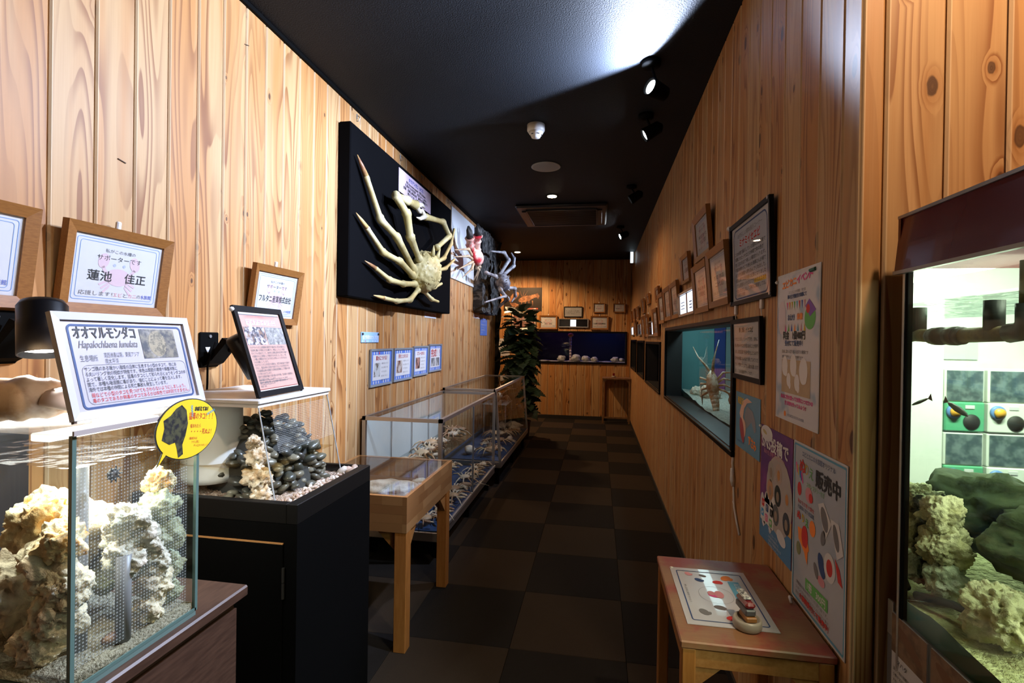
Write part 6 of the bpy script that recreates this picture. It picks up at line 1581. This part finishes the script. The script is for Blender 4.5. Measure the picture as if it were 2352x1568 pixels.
# blue tank in the back wall
o = Vector((-.3, YB, BH[2])); t = thing('window_5', 'wide black framed tank window in the back wall', 'window', Matrix.Translation(o), kind='structure')
fr = .024; x0, x1, z0, z1 = BH
for a, b in (((x0-fr, YB-.016, z0-fr), (x1+fr, YB, z0)), ((x0-fr, YB-.016, z1), (x1+fr, YB, z1+fr)), ((x0-fr, YB-.016, z0), (x0, YB, z1)), ((x1, YB-.016, z0), (x1+fr, YB, z1))): at_o(MB(), o).cbox(a, b, .003).build('frame_rail', BLACKGLOSS, t)
for a, b in (((x0, YB, z0), (x1, YB+.09, z0+.004)), ((x0, YB, z1-.004), (x1, YB+.09, z1)), ((x0, YB, z0), (x0+.004, YB+.09, z1)), ((x1-.004, YB, z0), (x1, YB+.09, z1))): at_o(MB(), o).box(a, b).build('reveal', TANKBLK, t)
at_o(MB(), o).add([(x0, YB+.09, z0), (x1, YB+.09, z0), (x1, YB+.09, z1), (x0, YB+.09, z1)], [(0, 1, 2, 3)]).build('glass_pane', TEALG, t)
DEEP = plain('deep_blue_panel', (.005, .007, .018), .6, var=.3, scale=3)
t, o = shell_tank('blue_tank', 'dim blue lit tank in the back wall', (-1.09, YB+.092, .955), (.49, YB+.55, 1.66), 'y', {'rear_panel': DEEP, 'end_panel': DEEP})
for x, c, e, nm in ((.12, (.04, .14, 1.0), .8, 'blue'), (-.75, (.45, .12, .9), .22, 'violet')):
    at_o(MB(), o).cbox((x-.3, YB+.18, 1.62), (x+.3, YB+.24, 1.64), .004).build('%s_lamp_bar' % nm, emit('led_%s' % nm, c, 2.0), t)
    area(t, Matrix.Translation((x-o.x, YB+.21-o.y, 1.61-o.z)), e, c, .6, .05)
sandbed('back_tank_sand', 'blue lit gravel on the floor of the back wall tank', -1.08, .48, YB+.095, YB+.54, lambda x, y: .975+.02*noise.noise((x*8, y*8, 2)), two('blue_gravel', (.4, .4, .42), (.2, .2, .22), 60, .9))
for i, (x, r, lb) in enumerate(((-.62, .06, 'small dim rock at the left of the blue tank'), (-.37, .075, 'tall round rock right of the pipe in the blue tank'), (-.2, .06, 'round rock in the middle of the blue tank'), (-.05, .05, 'blue lit rock right of the middle of the blue tank'), (.3, .055, 'blue lit rock near the right end of the blue tank'), (.41, .04, 'small rock in the right corner of the blue tank'))):
    rock('tank_stone', lb, 'rock', (x, YB+.22, .985+r*.55), r, 80+i, GREYSH, 3, .3, 1.5, .1, 5, sq=(1.3, 1, .9))
t = thing('tank_pipe', 'pale ringed overflow pipe with orange top in the blue tank', 'pipe', Matrix.Translation((-.463, YB+.2, .98)))
for k in range(9): MB().lathe([(.020, 0), (.020, .04), (.014, .045), (.014, .05)], 14).build('ring_segment', plain('pipe_pale', (.45, .35, .42), .5), t, True, Matrix.Translation((0, 0, .05*k)))
MB().ball((0, 0, .45), .05, 2, (1, 1, .7)).build('orange_top', plain('pipe_orange', (.5, .16, .04), .5), t, True)
# small stand in the far corner
o = Vector((.31, 8.4, 0)); t = thing('corner_stand', 'small wooden open stand in the far right corner', 'stand', Matrix.Translation(o))
SW = two('stand_wood', (.16, .08, .03), (.22, .12, .05), 14, .5)
at_o(MB(), o).cbox((.085, 8.32, .715), (.535, 8.6, .74), .003).build('stand_top', SW, t)
for x in (.09, .505):
    for y in (8.33, 8.57): at_o(MB(), o).box((x, y, 0), (x+.026, y+.026, .715)).build('leg', SW, t)
at_o(MB(), o).box((.116, 8.335, .08), (.505, 8.35, .105)).build('stretcher', SW, t)
for x, s in ((.116, 1), (.505, -1)):
    p = [(x, 8.335, .715), (x+s*.06, 8.335, .715), (x, 8.335, .655)]; q = [(a, b+.015, c) for a, b, c in p]
    at_o(MB(), o).add(p+q, [(0, 1, 2), (5, 4, 3), (0, 3, 4, 1), (1, 4, 5, 2), (2, 5, 3, 0)]).build('corner_brace', SW, t)
t = thing('small_stamp', 'small white and dark red stamp on the corner stand', 'stamp', Matrix.Translation((.27, 8.45, .74)))
MB().lathe([(.032, 0), (.034, .02), (.03, .025)], 20).build('dish_body', plain('dish_stone', 0), t, True); MB().cbox((-.016, -.016, .025), (.016, .016, .07), .005).build('cap', plain('stamp_red', 0), t)

# ------------------------------------------------------------------ right hand aquarium
AX0, AX1, AY0, AY1, AZ0, AZ1 = .602, 1.06, -.40, 1.122, .70, 1.50
o = Vector((.83, .69, 0)); t = thing('aquarium_stand', 'black stand under the big right hand aquarium', 'stand', Matrix.Translation(o))
at_o(MB(), o).box((AX0+.004, AY0, 0), (AX1, AY1-.004, AZ0-.008)).build('body', BLACK, t)
o = Vector((.83, .69, AZ0)); t = thing('big_aquarium', 'big glass aquarium with dark red hood at the right edge', 'aquarium', Matrix.Translation(o))
GRG = glass('green_glass', (.94, .99, .95), .6)
def MIRR():
    mt, nt, b = newmat('water_mirror'); b.inputs['Base Color'].default_value = (.88, .98, .93, 1); b.inputs['Metallic'].default_value = 1; b.inputs['Roughness'].default_value = .015; return mt
at_o(MB(), o).box((AX0, AY0, AZ0), (AX0+.006, AY1, AZ1)).build('front_pane', GRG, t)
at_o(MB(), o).box((AX1-.006, AY0, AZ0), (AX1, AY1, AZ1)).build('rear_pane', GRG, t)
at_o(MB(), o).box((AX0+.006, AY0, AZ0), (AX1-.006, AY0+.006, AZ1)).build('near_end_pane', GRG, t)
at_o(MB(), o).box((AX0+.006, AY1-.006, AZ0), (AX1-.006, AY1, AZ1)).build('far_end_pane', MIRR(), t)
at_o(MB(), o).box((AX0+.006, AY0+.006, AZ0), (AX1-.006, AY1-.006, AZ0+.008)).build('base_pane', GEDGE, t)
at_o(MB(), o).box((AX0-.001, AY1-.012, AZ0), (AX0+.008, AY1+.001, AZ1)).build('corner_seam', BLACK, t)
at_o(MB(), o).box((AX0-.003, AY1-.004, AZ0), (AX0+.002, AY1+.003, AZ1)).build('corner_strip', ALU, t)
HOOD = plain('hood_red', (.085, .008, .004), .25, spec=.3, coat=.25)
hz0, hz1 = 1.492, 1.606
h = at_o(MB(), o)
h.hexa([(AX0-.012, AY0, hz0), (AX1+.005, AY0, hz0), (AX1+.005, AY1+.012, hz0), (AX0-.012, AY1+.012, hz0)], [(AX0-.006, AY0, hz1), (AX1+.005, AY0, hz1), (AX1+.005, AY1+.012, hz1), (AX0-.006, AY1+.012, hz1)])
HB = t
at_o(MB(), o).add([(AX0-.014, AY0, hz0+.004), (AX0-.014, AY1+.012, hz0+.004), (AX0-.004, AY1+.012, hz1-.004), (AX0-.004, AY0, hz1-.004),
    (AX0-.008, AY0, hz0+.004), (AX0-.008, AY1+.008, hz0+.004), (AX0+.002, AY1+.008, hz1-.004), (AX0+.002, AY0, hz1-.004)], [(0, 1, 2, 3)[::-1], (4, 5, 6, 7), (0, 4, 5, 1), (1, 5, 6, 2), (2, 6, 7, 3), (3, 7, 4, 0)]).build('hood_front', HOOD, t)
at_o(MB(), o).box((AX0-.008, AY1+.004, hz0+.004), (AX1, AY1+.012, hz1-.004)).build('hood_end', HOOD, t)
at_o(MB(), o).box((AX0-.004, AY0, hz1-.006), (AX1, AY1+.012, hz1)).build('hood_lid', HOOD, t)
GT = plain('hood_trim', (.25, .22, .20), .3, .6)
at_o(MB(), o).box((AX0-.016, AY0, hz0-.002), (AX0-.006, AY1+.014, hz0+.005)).build('hood_trim', GT, t)
at_o(MB(), o).box((AX0-.008, AY0, hz1-.004), (AX0+.004, AY1+.014, hz1+.002)).build('hood_trim', GT, t)
at_o(MB(), o).cbox((AX0+.10, AY0+.05, 1.545), (AX1-.1, AY1-.05, 1.575), .006).build('lamp_bar', emit('tank_lamp', (.92, 1, .9), 4), t)
area(t, Matrix.Translation((.83-o.x, .45-o.y, 1.54-o.z)), 15.0, (1, 1, .78), .25, 1.2)
ripple('water_surface', AX0+.006, AX1-.006, AY0+.006, AY1-.006, 1.432, watermat('tank_water_top', (.85, .95, .9), .5, 25), t, o, 20, 30, .004, 30)
ASAND = two('green_sand', (.52, .52, .26), (.36, .36, .15), 70, .95, .35, .65, 4, .9)
sandbed('aquarium_sand', 'yellow green sand heaped on the floor of the right hand aquarium', AX0+.007, AX1-.008, AY0+.01, AY1-.008, lambda x, y: .848+.10*max(0, x-.66)+.012*noise.noise((x*9, y*9, 5))-.05*max(0, y-1.04)*(1 if x < .75 else .3), ASAND, 40)
YROCK = two('yellow_rock', (.58, .55, .32), (.36, .33, .15), 24, .9, .4, .68, 6, .8)
DGREEN = two('dark_green_rock', (.05, .07, .025), (.10, .12, .05), 8, .9, .4, .65, 6, .6)
for i, (x, y, z, r, mt, lb, sq, pit) in enumerate(((.675, .955, .905, .052, YROCK, 'pitted cream rock in front in the right hand aquarium', (1, 1, 1), .3),
        (.80, 1.02, 1.0, .10, DGREEN, 'large dark green rock in the middle of the right hand aquarium', (1.1, .9, .75), 0),
        (.655, 1.085, 1.03, .035, YROCK, 'yellow rock on top of the pile at the far left of the aquarium', (1, .7, 1), .2),
        (.66, 1.085, .97, .042, YROCK, 'yellow green rock below the top of the far left pile', (1, .7, 1), .2),
        (.66, 1.085, .905, .035, GREENROCK, 'low green rock at the far left bottom of the aquarium', (1, .7, 1), .1),
        (.72, .88, .985, .03, YROCK, 'small cream rock at the right edge of the aquarium view', (1, 1, 1), .2))):
    rock('aquarium_rock', lb, 'rock', (x, y, z), r, 90+i, mt, 5 if pit else 4, .45, 1.6, .16, 4.5, 'rocks in the right hand aquarium', sq=sq, pits=pit*.5)
t2 = thing('water_pipe', 'brownish elbowed water pipe under the aquarium surface', 'pipe', Matrix.Translation((.69, 1.0, 1.38)))
PB = two('algae_pipe', (.16, .12, .04), (.07, .055, .025), 20, .6); PD = plain('pipe_dark', (.03, .032, .03), .5)
def pp(l): return [Vector(q)-Vector((.69, 1.0, 1.38)) for q in l]
MB().tube(pp([(.672, 1.09, 1.368), (.685, .975, 1.372)]), .0135, 16).build('pipe_run', PB, t2, True)
MB().tube(pp([(.685, .98, 1.372), (.687, .955, 1.375), (.687, .945, 1.388), (.687, .945, 1.42)]), .0165, 16).build('elbow', PD, t2, True)
MB().tube(pp([(.682, 1.01, 1.378), (.682, 1.01, 1.43)]), .015, 16).build('riser', PD, t2, True)
MB().tube(pp([(.687, .945, 1.42), (.687, .945, 1.49)]), .012, 16).build('riser', PB, t2, True)
MB().tube(pp([(.672, 1.105, 1.368), (.672, 1.083, 1.368)]), .018, 16).build('end_collar', PD, t2, True)
MB().tube(pp([(.672, 1.085, 1.368), (.674, 1.072, 1.368)]), .0165, 16).build('end_collar', PD, t2, True)
t2 = thing('small_fish', 'slim dark fish swimming near the left of the right hand aquarium', 'fish', Matrix.Translation((.66, 1.06, 1.232)) @ Matrix.Rotation(.35, 4, 'X'))
FB_ = plain('fish_dark', (.03, .04, .035), .4)
MB().tube([(0, .03, 0), (0, .02, 0), (0, 0, 0), (0, -.02, 0), (0, -.028, 0)], [.001, .004, .006, .004, .001], 10, True, .5).build('body', FB_, t2, True); MB().add([(0, .027, 0), (0, .04, .008), (0, .04, -.008)], [(0, 1, 2)]).build('tail_fin', FB_, t2)
t2 = tag(MB().tube([(.62, 1.10, .862), (.64, 1.03, .882), (.66, .97, .885), (.70, .90, .90), (.72, .86, .905)], [.008, .007, .007, .008, .006], 10).build('air_hose', plain('hose_dark', (.012, .014, .008), .6), None, True), 'dark hose lying along the sand of the right hand aquarium', 'hose')
# species labels on the stand front
t2 = thing('label_holder', 'grey label rail with two fish cards below the right hand aquarium', 'label holder', face_M((AX0+.004, .96, .63), '-X'))
MB().box((-.2, 0, .0), (.2, .178, .004)).build('rail', plain('rail_grey', (.12, .12, .125), .4), t2)
for k, u in enumerate((-.125, -.004)):
    c = MB().box((u-.055, .005, .004), (u+.055, .176, .006)).build('species_card', PAPER, t2); P = Print(c, .0065)
    P.rect(u-.055, .10, u+.055, .176, two('fish_photo%d' % k, (.12, .07, .04), (.22, .14, .08), 20, .5)); P.disc(u, .14, .045, plain('ink_fishbrown', (.16, .08, .04), .5), .012, rot=-.4, dz=.0002)
    P.text('クエ' if k else 'マハタ', u-.02, .082, .012, INK); P.lines(['温かい海の岩礁にすみ夜になると', '小魚やエビをおそって食べます。', '大きいものは一メートルを超え', '美味しい高級魚として有名です。', '幼魚は浅い磯でもみられます。'], u-.048, .066, .0075, .0115, INK, .096); P.done()
MB().cbox((-.2, .125, .0), (-.181, .195, .005), .001).build('rail_end', ALU, t2)

# ------------------------------------------------------------------ lobby seen in the aquarium
LOBW = plain('lobby_white', (.80, .80, .74), .7)
tag(MB().box((1.2, -3.2, 0), (4.4, -3.15, ZC)).build('wall_lobby', LOBW), 'white lobby wall behind the capsule machines', 'wall', kind='structure')
t = thing('lobby_light', 'white rectangular ceiling light of the lobby', 'ceiling light', Matrix.Translation((2.9, -1.3, ZC)))
MB().cbox((-.65, -.16, -.045), (.65, .16, 0), .01).build('housing', WHITE, t); MB().box((-.62, -.13, -.05), (.62, .13, -.045)).build('diffuser', emit('lobby_diffuser', (1, .98, .93), 5), t)
area(t, Matrix.Translation((0, 0, -.06)), 130, (1, .97, .88), 1.2, .24).data.energy = 240
GREENB = plain('machine_green', (.10, .40, .22), .4); WHB = plain('machine_white', (.78, .80, .72), .4)
def capsule_machine(x, z, label, body):
    t = thing('capsule_machine', label, 'capsule machine', face_M((x, -2.62, z), '+Y'), 'capsule machines in the lobby')
    MB().cbox((-.15, 0, -.34), (.15, .25, .0), .01).build('base_box', body, t)
    MB().cbox((-.15, .25, -.34), (.15, .53, -.01), .008).build('capsule_window', WHB, t)
    MB().box((-.135, .262, -.01), (.135, .518, -.004)).build('display_card', two('machine_card', (.06, .09, .10), (.17, .22, .22), 7, .4), t)
    MB().lathe([(.058, 0), (.058, .012), (.048, .02)], 24).build('knob_ring', plain('knob_blue', (.12, .25, .55), .4), t, True, Matrix.Translation((.085, .17, 0)))
    MB().lathe([(.040, 0), (.038, .03)], 20).build('turn_knob', plain('knob_orange', (.85, .42, .05), .4), t, True, Matrix.Translation((.085, .17, .012)))
    MB().lathe([(.065, 0), (.06, .01)], 24).build('capsule_slot', INK, t, True, Matrix.Translation((-.05, .085, 0)))
    MB().cbox((-.07, .195, 0), (.0, .225, .006), .002).build('coin_slot', WHITE, t)
for c, x in enumerate((3.075, 3.40, 3.725)):
    for r, z in enumerate((.08, .62)):
        capsule_machine(x, z, '%s capsule machine in the %s column from the white pillar, %s row' % (('green', 'pale')[c == 1], ('first', 'second', 'third')[c], ('lower', 'upper')[r]), GREENB if c != 1 else WHB)
t = thing('machine_rack', 'white rack under and behind the capsule machines', 'rack', Matrix.Translation((3.4, -2.9, 0)))
for x in (-.5, .5): MB().box((x-.012, -.2, 0), (x+.012, -.1, 1.25)).build('upright', WHB, t)
for z in (.058,): MB().box((-.5, -.08, z), (.5, .28, z+.02)).build('shelf', WHB, t)
t = thing('arrow_sign', 'white sign with an arrow above the capsule machines', 'sign', face_M((3.2, -3.14, 1.22), '+Y'))
sh = MB().box((-.3, 0, 0), (.3, .3, .006)).build('panel', plain('sign_pale', (.6, .66, .6), .6), t); P = Print(sh, .0065); P.poly([(-.02, .16), (-.02, .19), (.05, .19), (.05, .21), (.10, .175), (.05, .14), (.05, .16)][::-1], INKGREY); P.done()
t = tag(MB().cbox((2.45, -2.75, 0), (2.91, -2.62, ZC), .004).build('pillar', LOBW), 'broad white pillar beside the capsule machines', 'pillar')
